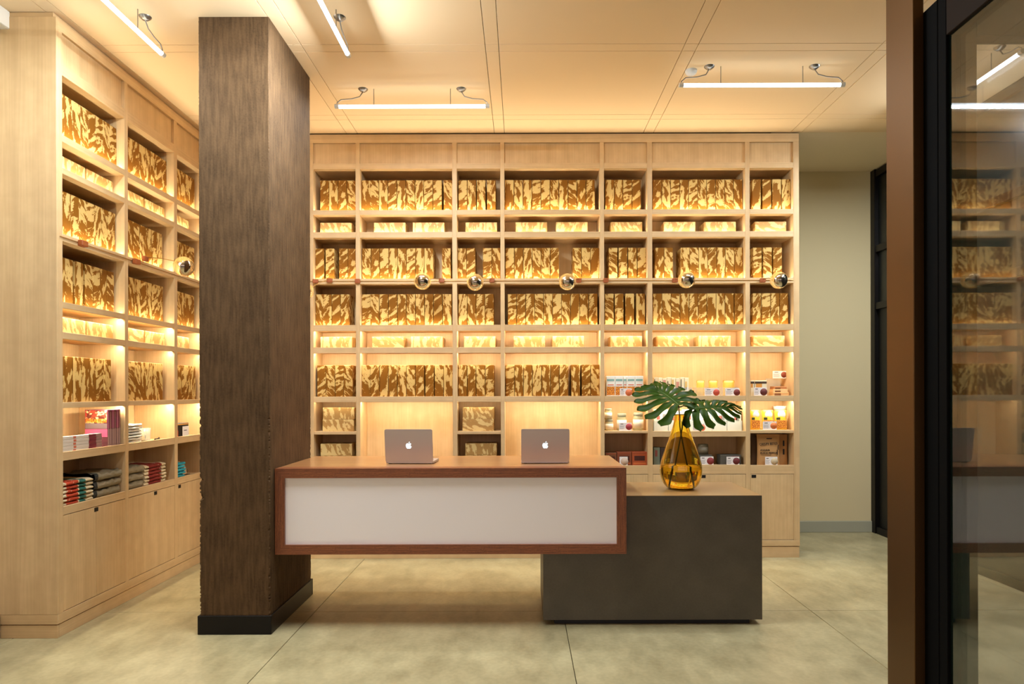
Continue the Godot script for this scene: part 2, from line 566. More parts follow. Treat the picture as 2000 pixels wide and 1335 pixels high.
func column() -> void:
	var o := thing("column", "square rough concrete column with chipped edges from floor to ceiling", "column", Vector3(-1.723, 0, -4.50))
	o.set_meta("kind", "structure")
	var hw := 0.211
	var hd := 0.40
	var na := noise(6.0, 61, 4)
	var nb := noise(55.0, 62, 3)
	var rows := 420
	var ring_n := 0
	var rings := []
	for i in rows + 1:
		var y := 0.02 + (CEIL - 0.02) * i / rows
		var ring := []
		for c in 4:
			var sx: float = [-1.0, 1.0, 1.0, -1.0][c]
			var sz: float = [1.0, 1.0, -1.0, -1.0][c]
			var worn := 1.0 if (c == 0 and y < 1.5) else (0.55 if y < 1.3 else 0.12)
			var bite := maxf(0.0, na.get_noise_2d(y, c * 17.0) * 0.5 + nb.get_noise_2d(y * 1.3, c * 9.0) * 0.7) * 0.034 * worn + 0.003
			var cr := Vector2(sx * hw, sz * hd)
			var a := cr - Vector2(0, sz) * bite * 1.1
			var b := cr - Vector2(sx, 0) * bite
			var m := cr - Vector2(sx, sz) * bite * (0.45 + 0.4 * nb.get_noise_2d(y * 2.0, c + 40.0))
			var order := [a, m, b] if c in [0, 2] else [b, m, a]
			# walk round the section: left-front, right-front, right-back, left-back
			for q in order:
				ring.append(Vector3(q.x, y, q.y))
		ring_n = ring.size()
		rings.append(ring)
	var st := start()
	for i in rows:
		for k in ring_n:
			var k2 := (k + 1) % ring_n
			var a: Vector3 = rings[i][k]
			var b: Vector3 = rings[i][k2]
			var c: Vector3 = rings[i + 1][k2]
			var d: Vector3 = rings[i + 1][k]
			var out := (a + b + c + d) / 4.0
			for t in [[a, b, c], [a, c, d]]:
				var n: Vector3 = (t[1] - t[0]).cross(t[2] - t[0]).normalized()
				if n.dot(Vector3(out.x / hw, 0, out.z / hd)) < 0.0:
					n = -n
				tri(st, t[0], t[1], t[2], n)
	obj("shaft", st.commit(), M.old_concrete, o)
	var bs := start()
	var w := hw + 0.006
	var d2 := hd + 0.006
	bx(bs, Vector3(-w - 0.004, 0, hd), Vector3(w + 0.004, 0.113, d2 + 0.004), 0.002)
	bx(bs, Vector3(-w - 0.004, 0, -d2 - 0.004), Vector3(w + 0.004, 0.113, -hd), 0.002)
	bx(bs, Vector3(hw, 0, -hd), Vector3(w + 0.004, 0.113, hd), 0.002)
	bx(bs, Vector3(-w - 0.004, 0, -hd), Vector3(-hw, 0.113, hd), 0.002)
	obj("base_plate", bs.commit(), M.dark_metal, o)

# ---------------------------------------------------------------- shelving
# One wall of shelving in its own axes: x along the face, y up, the face at z = 0.
# bays: [x0, x1, rows], rows: [bottom, top, light] with light 1 on the shelf below, -1 under the shelf above, 0 none.
func shelving(o: Node3D, x_end0: float, x_end1: float, bays: Array, depth: float, head: Array, foot: Array, power: float) -> void:
	var edges := [x_end0]
	for b in bays:
		edges.append(b[0])
		edges.append(b[1])
	edges.append(x_end1)
	for k in range(0, edges.size(), 2):
		obj("upright", box_mesh(Vector3(edges[k], foot[1], -depth), Vector3(edges[k + 1], head[1], 0), 0.0015), M.oak_v, o)
	obj("top_rail", box_mesh(Vector3(x_end0, head[1], -depth), Vector3(x_end1, head[2], 0), 0.0015), M.oak_h, o)
	obj("back_board", box_mesh(Vector3(x_end0, 0.0, -depth - 0.02), Vector3(x_end1, head[2], -depth)), M.oak_v, o)
	obj("plinth", box_mesh(Vector3(x_end0 + 0.003, 0, -depth), Vector3(x_end1 - 0.003, foot[0], -0.004), 0.0015), M.oak_h, o)
	obj("base_rail", box_mesh(Vector3(x_end0, foot[0] + 0.005, -depth), Vector3(x_end1, foot[1], 0.0), 0.0015), M.oak_h, o)
	for b in bays:
		var x0: float = b[0]
		var x1: float = b[1]
		var rows: Array = b[2]
		obj("header_panel", box_mesh(Vector3(x0, head[0], -depth), Vector3(x1, head[1], -0.02)), M.oak_v, o)
		# boards: one above the first row, then one under each row
		for i in rows.size() + 1:
			var top: float = head[0] if i == 0 else rows[i - 1][0]
			var bot: float = rows[i][1] if i < rows.size() else foot[2]
			var st := start()
			if top - bot > 0.035:
				bx(st, Vector3(x0, bot, -0.02), Vector3(x1, top, 0), 0.001)
				var under: float = LIP if i < rows.size() and rows[i][2] < 0 else 0.0
				bx(st, Vector3(x0, bot + under, -depth), Vector3(x1, top - LIP if i > 0 else top, -0.02))
			else:
				bx(st, Vector3(x0, bot, -depth), Vector3(x1, top, -0.004), 0.001)
			obj("shelf", st.commit(), M.oak_h, o)
		for r in rows:
			if r[2] == 0:
				continue
			var up: bool = r[2] > 0
			var y: float = r[0] - LIP + 0.002 if up else r[1] + LIP - 0.002
			obj("led_strip", box_mesh(Vector3(x0 + 0.004, y - 0.0015, -0.029), Vector3(x1 - 0.004, y + 0.0015, -0.021)), M.strip, o)
			var l := AreaLight3D.new()
			l.name = "led_strip_light"
			l.area_size = Vector2(x1 - x0 - 0.008, 0.008)
			l.light_color = STRIP_COLOR
			l.light_energy = STRIP_ENERGY * power * absf(r[2]) * (x1 - x0) / 0.8
			l.shadow_enabled = true
			o.add_child(l, true)
			l.position = Vector3((x0 + x1) / 2, y + (0.003 if up else -0.003), -0.025)
			l.rotation.x = deg_to_rad(84.0 if up else -66.0)

func doors(o: Node3D, spans: Array, y0: float, y1: float) -> void:
	for s in spans:
		var d := obj("door", box_mesh(Vector3(s[0] + 0.0015, y0, -0.02), Vector3(s[1] - 0.0015, y1, -0.001), 0.001), M.oak_v, o)
		if s[2] > -90.0:
			obj("finger_pull", box_mesh(Vector3(s[2] - 0.02, y1 - 0.03, -0.004), Vector3(s[2] + 0.02, y1 - 0.004, 0.0004), 0.0003), M.black, d)

var back_bays := []
var left_rows := []

func back_shelving() -> void:
	var px := [[612.0, 694.7], [703.0, 883.5], [892.4, 977.5], [985.3, 1172.0], [1180.0, 1264.5], [1274.0, 1455.7], [1464.6, 1549.7]]
	var common := [[409.0, 328.7, 0.48], [452.0, 418.5, 0.29], [543.0, 463.0, 0.44], [633.4, 553.3, 0.28], [677.0, 645.4, -0.9], [773.0, 688.5, -0.85]]
	var low := [[[841.5, 784.0, -0.25], [911.0, 847.0, 0]], [[911.0, 784.0, -0.9]], [[841.5, 784.0, -0.25], [911.0, 847.0, 0]], [[911.0, 784.0, -0.9]],
		[[841.5, 784.0, -0.8], [909.0, 846.0, 0]], [[842.0, 784.0, -0.9], [908.0, 853.0, 0]], [[840.5, 784.0, -0.9], [909.0, 846.5, 0]]]
	var bays := [[-2.70, X(603.0), []]]
	for i in 7:
		var rows := []
		for r in common + low[i]:
			var k: float = r[2]
			if i % 2 == 0 and k > 0.0:
				k *= 0.8
			rows.append([Y(r[0]), Y(r[1]), k])
		bays.append([X(px[i][0]), X(px[i][1]), rows])
		back_bays.append([X(px[i][0]), X(px[i][1]), rows])
	for r in common + [[911.0, 784.0, 0]]:
		bays[0][2].append([Y(r[0]), Y(r[1]), 0])
	var o := thing("shelving", "long wall of pale oak shelving with lit bays behind the counter", "shelving", Vector3(0, 0, -DB))
	var foot := [Y(1068.0), Y(1055.0), Y(926.0)]
	shelving(o, -2.7435, X(1561.0), bays, 0.27, [Y(318.0), Y(278.0), CEIL - 0.006], foot, 1.0)
	var spans := []
	for i in 7:
		var a := X(px[i][0])
		var b := X(px[i][1])
		if i % 2 == 0:
			spans.append([a, b, a + 0.03])
		else:
			spans.append([a, (a + b) / 2, -99.0])
			spans.append([(a + b) / 2, b, (a + b) / 2 + 0.035])
	doors(o, spans, foot[1] + 0.004, foot[2] - 0.004)

func YL(y: float) -> float:
	return EYE + (CY - y - 2.3) / 326.5

func left_shelving() -> void:
	var px := [[257.8, 141.5, 0.48], [321.8, 271.3, 0.32], [451.0, 333.6, 0.44], [584.0, 465.4, 0.3], [643.0, 596.5, -1.0], [780.5, 656.5, -0.8], [878.0, 792.0, -1.3], [985.0, 895.0, 0]]
	for r in px:
		left_rows.append([YL(r[0]), YL(r[1]), r[2]])
	var spans := [[0.037, 0.678], [0.719, 1.353], [1.401, 1.865]]
	var bays := []
	for s in spans:
		bays.append([s[0], s[1], left_rows])
	var o := thing("shelving", "left wall of pale oak shelving with a plain wide end panel", "shelving", Vector3(XL, 0, -DL), PI / 2)
	var foot := [YL(1211.0), YL(1190.0), YL(1001.0)]
	var head := [YL(120.0), YL(58.0), YL(36.0)]
	shelving(o, 0.0, 1.902, bays, 0.32, head, foot, 1.0)
	obj("end_panel", box_mesh(Vector3(-0.016, foot[1], -0.345), Vector3(-0.0005, head[2], 0.0), 0.0015), M.oak_v, o)
	obj("end_rail", box_mesh(Vector3(-0.016, foot[0] + 0.006, -0.345), Vector3(-0.0005, foot[1] - 0.001, 0.0), 0.0015), M.oak_h, o)
	obj("end_plinth", box_mesh(Vector3(-0.013, 0, -0.345), Vector3(-0.0005, foot[0], -0.003), 0.0015), M.oak_h, o)
	obj("filler_strip", box_mesh(Vector3(-0.012, head[2], -0.345), Vector3(1.895, CEIL - 0.004, -0.02)), M.oak_h, o)
	doors(o, [[0.037, 0.355, -99.0], [0.355, 0.678, 0.355], [0.719, 1.353, 1.07], [1.401, 1.865, 1.43]], foot[1] + 0.004, foot[2] - 0.004)

# ---------------------------------------------------------------- counter and block
func desk() -> void:
	var o := thing("counter", "long walnut framed counter with a white front panel, carried between column and block", "counter", Vector3(-0.43, 0, -4.585))
	var x0 := -1.507 + 0.43
	var x1 := 0.641 + 0.43
	var zf := 0.415
	var zb := -0.40
	var y0 := 0.46
	var y1 := 0.985
	var w := 0.058
	# four mitred frame members
	for e in [[[x0, y1], [x1, y1], [x1 - w, y1 - w], [x0 + w, y1 - w], "h"], [[x0, y0], [x1, y0], [x1 - w, y0 + w], [x0 + w, y0 + w], "h"], [[x0, y0], [x0, y1], [x0 + w, y1 - w], [x0 + w, y0 + w], "v"], [[x1, y0], [x1, y1], [x1 - w, y1 - w], [x1 - w, y0 + w], "v"]]:
		var poly := PackedVector2Array()
		for k in 4:
			poly.append(Vector2(e[k][0], e[k][1]).lerp(Vector2((x0 + x1) / 2, (y0 + y1) / 2), 0.0))
		var st := start()
		extrude(st, poly, zf - 0.10, zf)
		obj("frame_rail" if e[4] == "h" else "frame_stile", st.commit(), M.walnut_h if e[4] == "h" else M.walnut_v, o)
	obj("front_panel", box_mesh(Vector3(x0 + w, y0 + w, zf - 0.05), Vector3(x1 - w, y1 - w, zf - 0.018)), M.white_panel, o)
	obj("counter_top", box_mesh(Vector3(x0, y1 - 0.058, zb), Vector3(x1, y1, zf - 0.1002), 0.0015), M.counter, o)
	obj("bottom_board", box_mesh(Vector3(x0, y0, zb), Vector3(x1, y0 + 0.05, zf - 0.1002), 0.0015), M.walnut_h, o)
	obj("end_board", box_mesh(Vector3(x0, y0 + 0.051, zb), Vector3(x0 + 0.05, y1 - 0.059, zf - 0.1002)), M.walnut_v, o)
	obj("end_board", box_mesh(Vector3(x1 - 0.05, y0 + 0.051, zb), Vector3(x1, y1 - 0.059, zf - 0.1002)), M.walnut_v, o)
	var b := thing("plinth_block", "dark grey concrete block standing under the right end of the counter", "block", Vector3(0.815, 0, -4.56))
	var st := start()
	# the block is notched where the counter lies on it
	var L := 0.134 - 0.815
	var R := 1.4955 - 0.815
	var N := 0.646 - 0.815
	var prof := PackedVector2Array([Vector2(L, 0.032), Vector2(R, 0.032), Vector2(R, 0.80), Vector2(N, 0.80), Vector2(N, 0.457), Vector2(L, 0.457)])
	extrude(st, prof, -0.315, 0.315)
	obj("body", st.commit(), M.block, b)
	obj("top_slab", box_mesh(Vector3(N + 0.001, 0.80, -0.315), Vector3(R, 0.804, 0.315), 0.001), M.block_top, b)
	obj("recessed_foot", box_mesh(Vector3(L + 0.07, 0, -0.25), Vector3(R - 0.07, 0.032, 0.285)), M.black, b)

# ---------------------------------------------------------------- lamps
func ceiling_lamps() -> void:
	var y := 3.575
	var t3 := pt(805, 207, 5.08)
	var t4 := pt(1488, 166, 4.74)
	tube_lamp(Vector3(-2.25, y, -3.73), PI / 2, "white tube lamp above the left shelving, partly out of frame", 0.24, 0.95)
	tube_lamp(Vector3(-1.086, y, -3.74), PI / 2, "white tube lamp hanging just right of the concrete column", 1.8, 1.1)
	tube_lamp(Vector3(t3.x, y, t3.z), 0.0, "white tube lamp parallel to the shelves, above the left laptop", 0.06, 0.75)
	tube_lamp(Vector3(t4.x, y, t4.z), 0.0, "white tube lamp near the ceiling sensor, above the vase", 0.06, 0.8)
	tube_lamp(Vector3(3.15, y, -4.85), PI / 2, "white tube lamp over the passage, behind the bronze door post", 0.7, 2.3)
	var s := thing("ceiling_sensor", "small round white sensor on the ceiling beside the right tube lamp", "sensor", Vector3(1.20, CEIL, -4.80))
	var st := start()
	lathe(st, [Vector2(0.0, -0.036), Vector2(0.022, -0.034), Vector2(0.036, -0.022), Vector2(0.042, -0.008), Vector2(0.042, 0.0)], Vector3.ZERO, 24)
	obj("dome", st.commit(), M.white_metal, s)

func tube_lamp(at: Vector3, turn: float, label: String, sideways := 0.32, down := 1.5) -> void:
	var o := thing("tube_lamp", label, "lamp", at, turn, "tube lamps under the ceiling")
	var h := 0.575
	var st := start()
	tube(st, [Vector3(-h + 0.02, 0, 0), Vector3(h - 0.02, 0, 0)], 0.0135, 14)
	obj("glass_tube", st.commit(), M.tube, o)
	var up := CEIL - at.y
	for s in [-1.0, 1.0]:
		var c := start()
		tube(c, [Vector3(s * (h - 0.03), 0.002, 0), Vector3(s * h, 0.002, 0)], 0.0165, 14)
		obj("end_cap", c.commit(), M.white_metal, o)
		var r := start()
		tube(r, [Vector3(s * 0.285, 0.012, 0), Vector3(s * 0.285, up, 0)], 0.003, 8)
		obj("hanger", r.commit(), M.steel, o)
		var k := start()
		lathe(k, [Vector2(0.0, up - 0.022), Vector2(0.018, up - 0.02), Vector2(0.034, up - 0.006), Vector2(0.036, up)], Vector3(s * 0.365, 0, 0), 20)
		obj("canopy", k.commit(), M.steel, o)
		var w := start()
		tube(w, [Vector3(s * 0.365, up - 0.02, 0), Vector3(s * 0.39, up * 0.55, 0.004), Vector3(s * 0.45, up * 0.42, 0.006), Vector3(s * 0.53, up * 0.38, 0.004), Vector3(s * 0.56, up * 0.2, 0), Vector3(s * 0.56, 0.012, 0)], 0.004, 8)
		obj("cable", w.commit(), M.steel, o)
	for k in 3:   # the tube shines down and to both sides
		var a := (k - 1) * deg_to_rad(38.0)
		var l := AreaLight3D.new()
		l.name = "tube_light"
		l.area_size = Vector2(1.1, 0.02)
		l.light_color = TUBE_COLOR
		l.light_energy = TUBE_ENERGY * (down if k == 1 else sideways)
		l.shadow_enabled = true
		l.rotation.x = -PI / 2 + a
		l.position = l.basis * Vector3(0, 0, -0.0185)
		o.add_child(l, true)

func ball_lamp(block: Vector3, ball: Vector3, face: Vector3, r: float, label: String) -> void:
	var o := thing("ball_lamp", label, "lamp", block, 0.0, "mirror globe lamps on thin arms")
	var b := ball - block
	var side := absf(face.x) > 0.7
	var bs := Vector3(0.030, 0.036, 0.046) if side else Vector3(0.046, 0.036, 0.030)
	var lo := -bs / 2 + (Vector3(bs.x / 2, 0, 0) if side else Vector3(0, 0, bs.z / 2))
	obj("wooden_block", box_mesh(lo, lo + bs, 0.004), M.copper_wood, o)
	var f := face.normalized()
	var neck := b - f * (r * 0.97)
	var st := start()
	var out := Vector3(0.02, 0.01, 0) if side else Vector3(0, 0.01, 0.02)
	tube(st, [out, out + (neck - out) * 0.5 + Vector3(0, 0.012, 0), neck - f * 0.028], 0.0028, 8)
	obj("arm", st.commit(), M.brass, o)
	var up := f
	var q := Basis(Quaternion(Vector3.UP, up))
	var so := start()
	lathe(so, [Vector2(0.0, -0.036), Vector2(0.014, -0.036), Vector2(0.0165, -0.03), Vector2(0.0165, -0.004), Vector2(0.018, 0.004)], neck, 18, q)
	obj("socket", so.commit(), M.brass, o)
	var prof := []
	for k in 21:
		var t := deg_to_rad(lerpf(172.0, 58.0, k / 20.0))
		prof.append(Vector2(sin(t) * r, cos(t) * r))
	var g := start()
	lathe(g, prof, b, 32, q)
	obj("clear_glass", g.commit(), M.bulb, o)
	prof = []
	for k in 15:
		var t := deg_to_rad(lerpf(58.0, 0.0, k / 14.0))
		prof.append(Vector2(sin(t) * r, cos(t) * r))
	var cst := start()
	lathe(cst, prof, b, 32, q)
	obj("mirror_cap", cst.commit(), M.chrome, o)
	var core := start()
	lathe(core, [Vector2(0.0, -0.02), Vector2(0.012, -0.016), Vector2(0.016, 0.0), Vector2(0.012, 0.016), Vector2(0.0, 0.02)], b - f * r * 0.45, 14, q)
	obj("filament_bulb", core.commit(), M.strip, o)
	var l := OmniLight3D.new()
	l.name = "filament_light"
	l.light_color = STRIP_COLOR
	l.light_energy = 0.012
	l.light_size = 0.015
	l.omni_range = 12.0
	l.omni_attenuation = 2.0
	l.shadow_enabled = true
	l.position = b - f * r * 0.45
	o.add_child(l)

func ball_lamps() -> void:
	var list := [[645.0, 596.0, 568.0, "half hidden behind the column"], [863.0, 825.0, 549.0, "above the left laptop"], [961.0, 928.0, 551.0, "in front of the second narrow bay"], [1130.0, 1108.0, 550.0, "above the right laptop"], [1317.0, 1341.0, 546.0, "above the vase"], [1488.0, 1521.0, 547.0, "at the right end of the shelves"]]
	for e in list:
		var block := pt(e[0], 548.0, DB)
		block.z = -DB + 0.008
		ball_lamp(block, pt(e[1], e[2], DB - 0.27), Vector3(0.10, -0.22, 1.0), 0.0705, "globe lamp with a mirrored cap, " + str(e[3]))
	var lb := pt(279, 505, 3657.8 / (1018 - 279))
	lb.x = XL + 0.006
	var ball := pt(359, 520, -lb.z - 0.02)
	ball_lamp(lb, ball, Vector3(0.78, -0.45, 0.42), 0.071, "globe lamp with a mirrored cap on the left shelving")
	# the thin cable rail that the lamps hang on
	var y := Y(548.0)
	var o := thing("lamp_rail", "thin dark cable rail with wooden clips along the back shelf edge", "rail", Vector3(0, y, -DB))
	var st := start()
	tube(st, [Vector3(X(606.0), 0, 0.004), Vector3(X(1549.0), 0, 0.004)], 0.0026, 8)
	obj("rail", st.commit(), M.brass, o)
	for x in [617.0, 699.0, 1183.0]:
		obj("wooden_clip", box_mesh(Vector3(X(x) - 0.022, -0.018, 0.0002), Vector3(X(x) + 0.022, 0.018, 0.03), 0.004), M.copper_wood, o)
	var yl := YL(458.0)
	var o2 := thing("lamp_rail", "thin dark cable rail with wooden clips along the left shelf edge", "rail", Vector3(XL, yl, -DL))
	var s2 := start()
	tube(s2, [Vector3(0.004, 0, -0.01), Vector3(0.004, 0, -1.88)], 0.0026, 8)
	obj("rail", s2.commit(), M.brass, o2)
	for d in [4.253, 4.845]:
		obj("wooden_clip", box_mesh(Vector3(0.0002, -0.02, DL - d - 0.03), Vector3(0.032, 0.016, DL - d + 0.03), 0.004), M.copper_wood, o2)

# ---------------------------------------------------------------- entrance at the right
func entrance() -> void:
	var o := Node3D.new()
	o.name = "door_1"
	add_child(o)
	o.set_meta("kind", "structure")
	tag(o, "tall bronze framed glass door at the right edge, near the camera", "door")
	obj("frame_post", box_mesh(Vector3(1.41, 0, -2.632), Vector3(1.4486, CEIL, -2.45), 0.002), M.bronze, o)
	obj("stile", box_mesh(Vector3(1.449, 0.01, -2.50), Vector3(1.50, 2.81, -2.372), 0.002), M.flat_black, o)
	obj("stile", box_mesh(Vector3(1.45, 0.01, -2.37), Vector3(1.50, 2.81, -2.325), 0.002), M.flat_black, o)
	obj("stile", box_mesh(Vector3(1.45, 0.01, -1.32), Vector3(1.50, 2.81, -1.26), 0.002), M.dark_metal, o)
	obj("top_rail", box_mesh(Vector3(1.45, 2.66, -2.324), Vector3(1.50, 2.81, -1.321), 0.002), M.dark_bronze, o)
	obj("bottom_rail", box_mesh(Vector3(1.45, 0.01, -2.324), Vector3(1.50, 0.16, -1.321), 0.002), M.dark_metal, o)
	obj("pane", box_mesh(Vector3(1.460, 0.16, -2.325), Vector3(1.4605, 2.66, -1.32)), M.pane, o)
	obj("pane", box_mesh(Vector3(1.484, 0.16, -2.325), Vector3(1.4845, 2.66, -1.32)), M.pane, o)
	struct("trim_pillar", box_mesh(Vector3(1.885, 0, -3.08), Vector3(2.008, CEIL, -3.0), 0.003), M.dark_metal, "dark metal pillar seen through the glass door", "pillar")
	struct("trim_lintel", box_mesh(Vector3(2.009, 3.01, -3.08), Vector3(WALL_R, CEIL, -3.0), 0.003), M.dark_metal, "dark metal lintel seen at the top of the glass door", "lintel")

# ---------------------------------------------------------------- cartons
func carton_mesh(size: Vector3, k: int) -> ArrayMesh:
	uv_turn = deg_to_rad(rng.randf_range(-62.0, 62.0))
	uv_shift = Vector2(rng.randf(), rng.randf())
	uv_scale = Vector2(2.3, 1.4) * rng.randf_range(0.75, 1.1)
	var m := box_mesh(Vector3(-size.x / 2, 0, -size.z), Vector3(size.x / 2, size.y, 0), 0.003)
	uv_turn = 0.0
	uv_shift = Vector2.ZERO
	uv_scale = Vector2.ONE
	return m

var BAY := ["narrow bay beside column", "first wide bay", "second narrow bay", "middle wide bay", "third narrow bay", "last wide bay", "far right narrow bay"]
var ROW := ["top shelf", "shallow second shelf", "third shelf", "shelf under the lamps", "shallow fifth shelf", "sixth shelf", "seventh shelf", "lowest shelf"]

var last_pick := -1
func pick(list: Array) -> Mesh:   # any carton but the one just placed
	var k := rng.randi() % list.size()
	if k == last_pick:
		k = (k + 1) % list.size()
	last_pick = k
	return list[k]

func cartons() -> void:
	for k in 44:
		tall_boxes.append(carton_mesh(Vector3(0.0758, 0.2835, 0.19), k))
	for k in 14:
		small_boxes.append(carton_mesh(Vector3(0.277, 0.104, 0.19), k))
	var d := DB + 0.05
	# row, bay, runs of [first left edge in pixels, how many, pitch]
	var p := 17.42
	var tall := {
		0: [[[625.2, 4, p]], [[705, 9, 17.6], [866.5, 1, p]], [[895.3, 2, p], [931.3, 1, p], [951.1, 1, p]], [[986.5, 10, 17.6]], [[1182.5, 4, p]], [[1275.4, 10, 17.56]], [[1469.4, 1, p], [1489.8, 1, p], [1508.8, 1, p], [1527.3, 1, p]]],
		2: [[[612.6, 1, p], [635.5, 1, p], [661.8, 1, 17], [679.0, 1, p - 2]], [[706.7, 8, p], [863, 1, p]], [[893.6, 2, p], [943, 2, 17.2]], [[987, 6, 17.5], [1118.6, 3, p]], [[1189, 1, p], [1208.2, 1, p], [1226.9, 1, p], [1245.6, 1, p]], [[1280, 2, p], [1330, 7, p]], [[1471, 1, p], [1491, 1, p], [1510.6, 1, p]]],
		3: [[[612.6, 4, p]], [[705, 10, 17.7]], [[894.7, 4, p]], [[991.3, 10, 17.58]], [[1181.3, 1, p], [1200.6, 1, p], [1221.3, 1, p], [1242.5, 1, p]], [[1275.4, 9, 17.6], [1436.6, 1, p]], [[1469.7, 4, 17.6]]],
		5: [[[618.5, 4, p]], [[705, 7, 17.6], [829.6, 1, p], [848.4, 2, 17.6]], [[894, 4, 17.7]], [[986.5, 7, 17.6], [1115.2, 1, p], [1135.7, 2, 17.6]]],
	}
	for row in tall:
		for bay in tall[row].size():
			var n := 0
			var total := 0
			for run in tall[row][bay]:
				total += int(run[1])
			for run in tall[row][bay]:
				for i in int(run[1]):
					var x := X(float(run[0]) + i * float(run[2]) + 8.7, d)
					x = clampf(x, back_bays[bay][0] + 0.0396, back_bays[bay][1] - 0.0396)
					var y: float = back_bays[bay][2][row][0] - LIP
					var o := obj("carton", pick(tall_boxes), M.carton)
					o.position = Vector3(x, y, -d - rng.randf() * 0.005)
					tag(o, "cream-splashed carton %s from left, %s, %s, back wall" % [ORD[n], ROW[row], BAY[bay]], "carton", "upright cartons on the back wall, %s" % ROW[row])
					n += 1
	var small := {
		1: [[625.0], [730.0, 806.0], [909.0], [1007.0, 1086.0], [1193.0], [1296.7, 1376.0], [1474.6]],
		4: [[625.0], [726.0, 802.0], [905.5], [1002.7, 1078.5], [1192.0], [1284.0, 1365.0], [1470.5]],
	}
	for row in small:
		for bay in 7:
			for i in small[row][bay].size():
				var o := obj("flat_carton", pick(small_boxes), M.carton_pale)
				o.position = Vector3(X(small[row][bay][i] + 31.0, d), back_bays[bay][2][row][0] - LIP, -d - 0.003)
				var which: String = "lone" if small[row][bay].size() == 1 else ["left", "right"][i]
				tag(o, "%s lying carton with cream print, %s, %s, back wall" % [which, ROW[row], BAY[bay]], "carton", "lying cartons on the back wall")
	for e in [[0, 659.5, 6, 0, "lower of two"], [0, 660.5, 6, 1, "upper of two"], [2, 933.0, 6, 0, "lower of two"], [2, 933.5, 6, 1, "upper of two"], [0, 656.0, 7, 0, "lower of two"], [0, 655.5, 7, 1, "upper of two"], [2, 938.0, 7, 0, "lower of two"], [2, 938.7, 7, 1, "upper of two"]]:
		var o := obj("flat_carton", pick(small_boxes), M.carton_pale)
		var base: float = back_bays[e[0]][2][e[2]][0] - (LIP if e[2] == 7 else 0.0)
		o.position = Vector3(X(e[1], d), base + e[3] * 0.1045, -d - 0.003)
		tag(o, "%s stacked lying cartons, %s, %s" % [e[4], ROW[e[2]], BAY[e[0]]], "carton", "lying cartons on the back wall")
	# left wall: distances along the shelf of the cartons' near edges
	var lt := {
		0: [[4.108, 8, 0.0771], [4.778, 8, 0.0771], [5.465, 5, 0.0771]],
		2: [[4.092, 8, 0.0771], [4.775, 7, 0.0795], [5.462, 5, 0.0771]],
		3: [[4.11, 2, 0.0775], [4.285, 1, 0.077], [4.382, 4, 0.0775], [4.79, 7, 0.0775], [5.462, 5, 0.0771]],
		5: [[4.105, 7, 0.0785], [4.78, 7, 0.0785], [5.46, 1, 0.077], [5.55, 4, 0.0775]],
	}
	for row in lt:
		var count := [0, 0, 0]
		for run in lt[row]:
			for i in int(run[1]):
				var dd: float = run[0] + i * run[2]
				var bay := 0 if dd < 4.73 else (1 if dd < 5.4 else 2)
				var o := obj("carton", pick(tall_boxes), M.carton)
				var inset := [[0.037, 0.678], [0.719, 1.353], [1.401, 1.865]][bay] as Array
				var lx := clampf(dd - DL + 0.0385, inset[0] + 0.0392, inset[1] - 0.0392)
				o.position = Vector3(XL - 0.05 - rng.randf() * 0.005, left_rows[row][0] - LIP, -DL - lx)
				o.rotation.y = PI / 2
				o.scale.y = 1.02
				tag(o, "cream-splashed carton %s from the near end, %s, %s bay, left shelving" % [ORD[count[bay]], ROW[row], ["near", "middle", "far"][bay]], "carton", "upright cartons on the left wall, %s" % ROW[row])
				count[bay] += 1
	for row in [1, 4]:
		var i := 0
		for dd in [4.105, 4.40, 4.785, 5.08, 5.47]:
			var o := obj("flat_carton", pick(small_boxes), M.carton_pale)
			o.position = Vector3(XL - 0.052, left_rows[row][0] - LIP, -dd - 0.1385)
			o.rotation.y = PI / 2
			tag(o, "%s lying carton with cream print, %s, %s bay, left shelving" % [["nearer", "farther", "nearer", "farther", "lone"][i], ROW[row], ["near", "near", "middle", "middle", "far"][i]], "carton", "lying cartons on the left wall")
			i += 1

# ---------------------------------------------------------------- laptops
func apple(scale: float) -> Array:
	var right := [Vector2(0.0, 0.30), Vector2(0.10, 0.335), Vector2(0.22, 0.36), Vector2(0.32, 0.33), Vector2(0.40, 0.26), Vector2(0.32, 0.17), Vector2(0.285, 0.06), Vector2(0.31, -0.06), Vector2(0.42, -0.14), Vector2(0.37, -0.28), Vector2(0.28, -0.41), Vector2(0.19, -0.475), Vector2(0.09, -0.46), Vector2(0.0, -0.43)]
	var left := [Vector2(-0.09, -0.46), Vector2(-0.19, -0.475), Vector2(-0.28, -0.41), Vector2(-0.38, -0.25), Vector2(-0.43, -0.06), Vector2(-0.425, 0.12), Vector2(-0.36, 0.27), Vector2(-0.25, 0.35), Vector2(-0.14, 0.345)]
	var body := PackedVector2Array()
	for q in right + left:
		body.append(q * scale)
	var leaf := PackedVector2Array()
	for q in [Vector2(0.0, 0.39), Vector2(0.09, 0.42), Vector2(0.16, 0.50), Vector2(0.18, 0.61), Vector2(0.09, 0.58), Vector2(0.02, 0.50)]:
		leaf.append(q * scale)
	return [body, leaf]

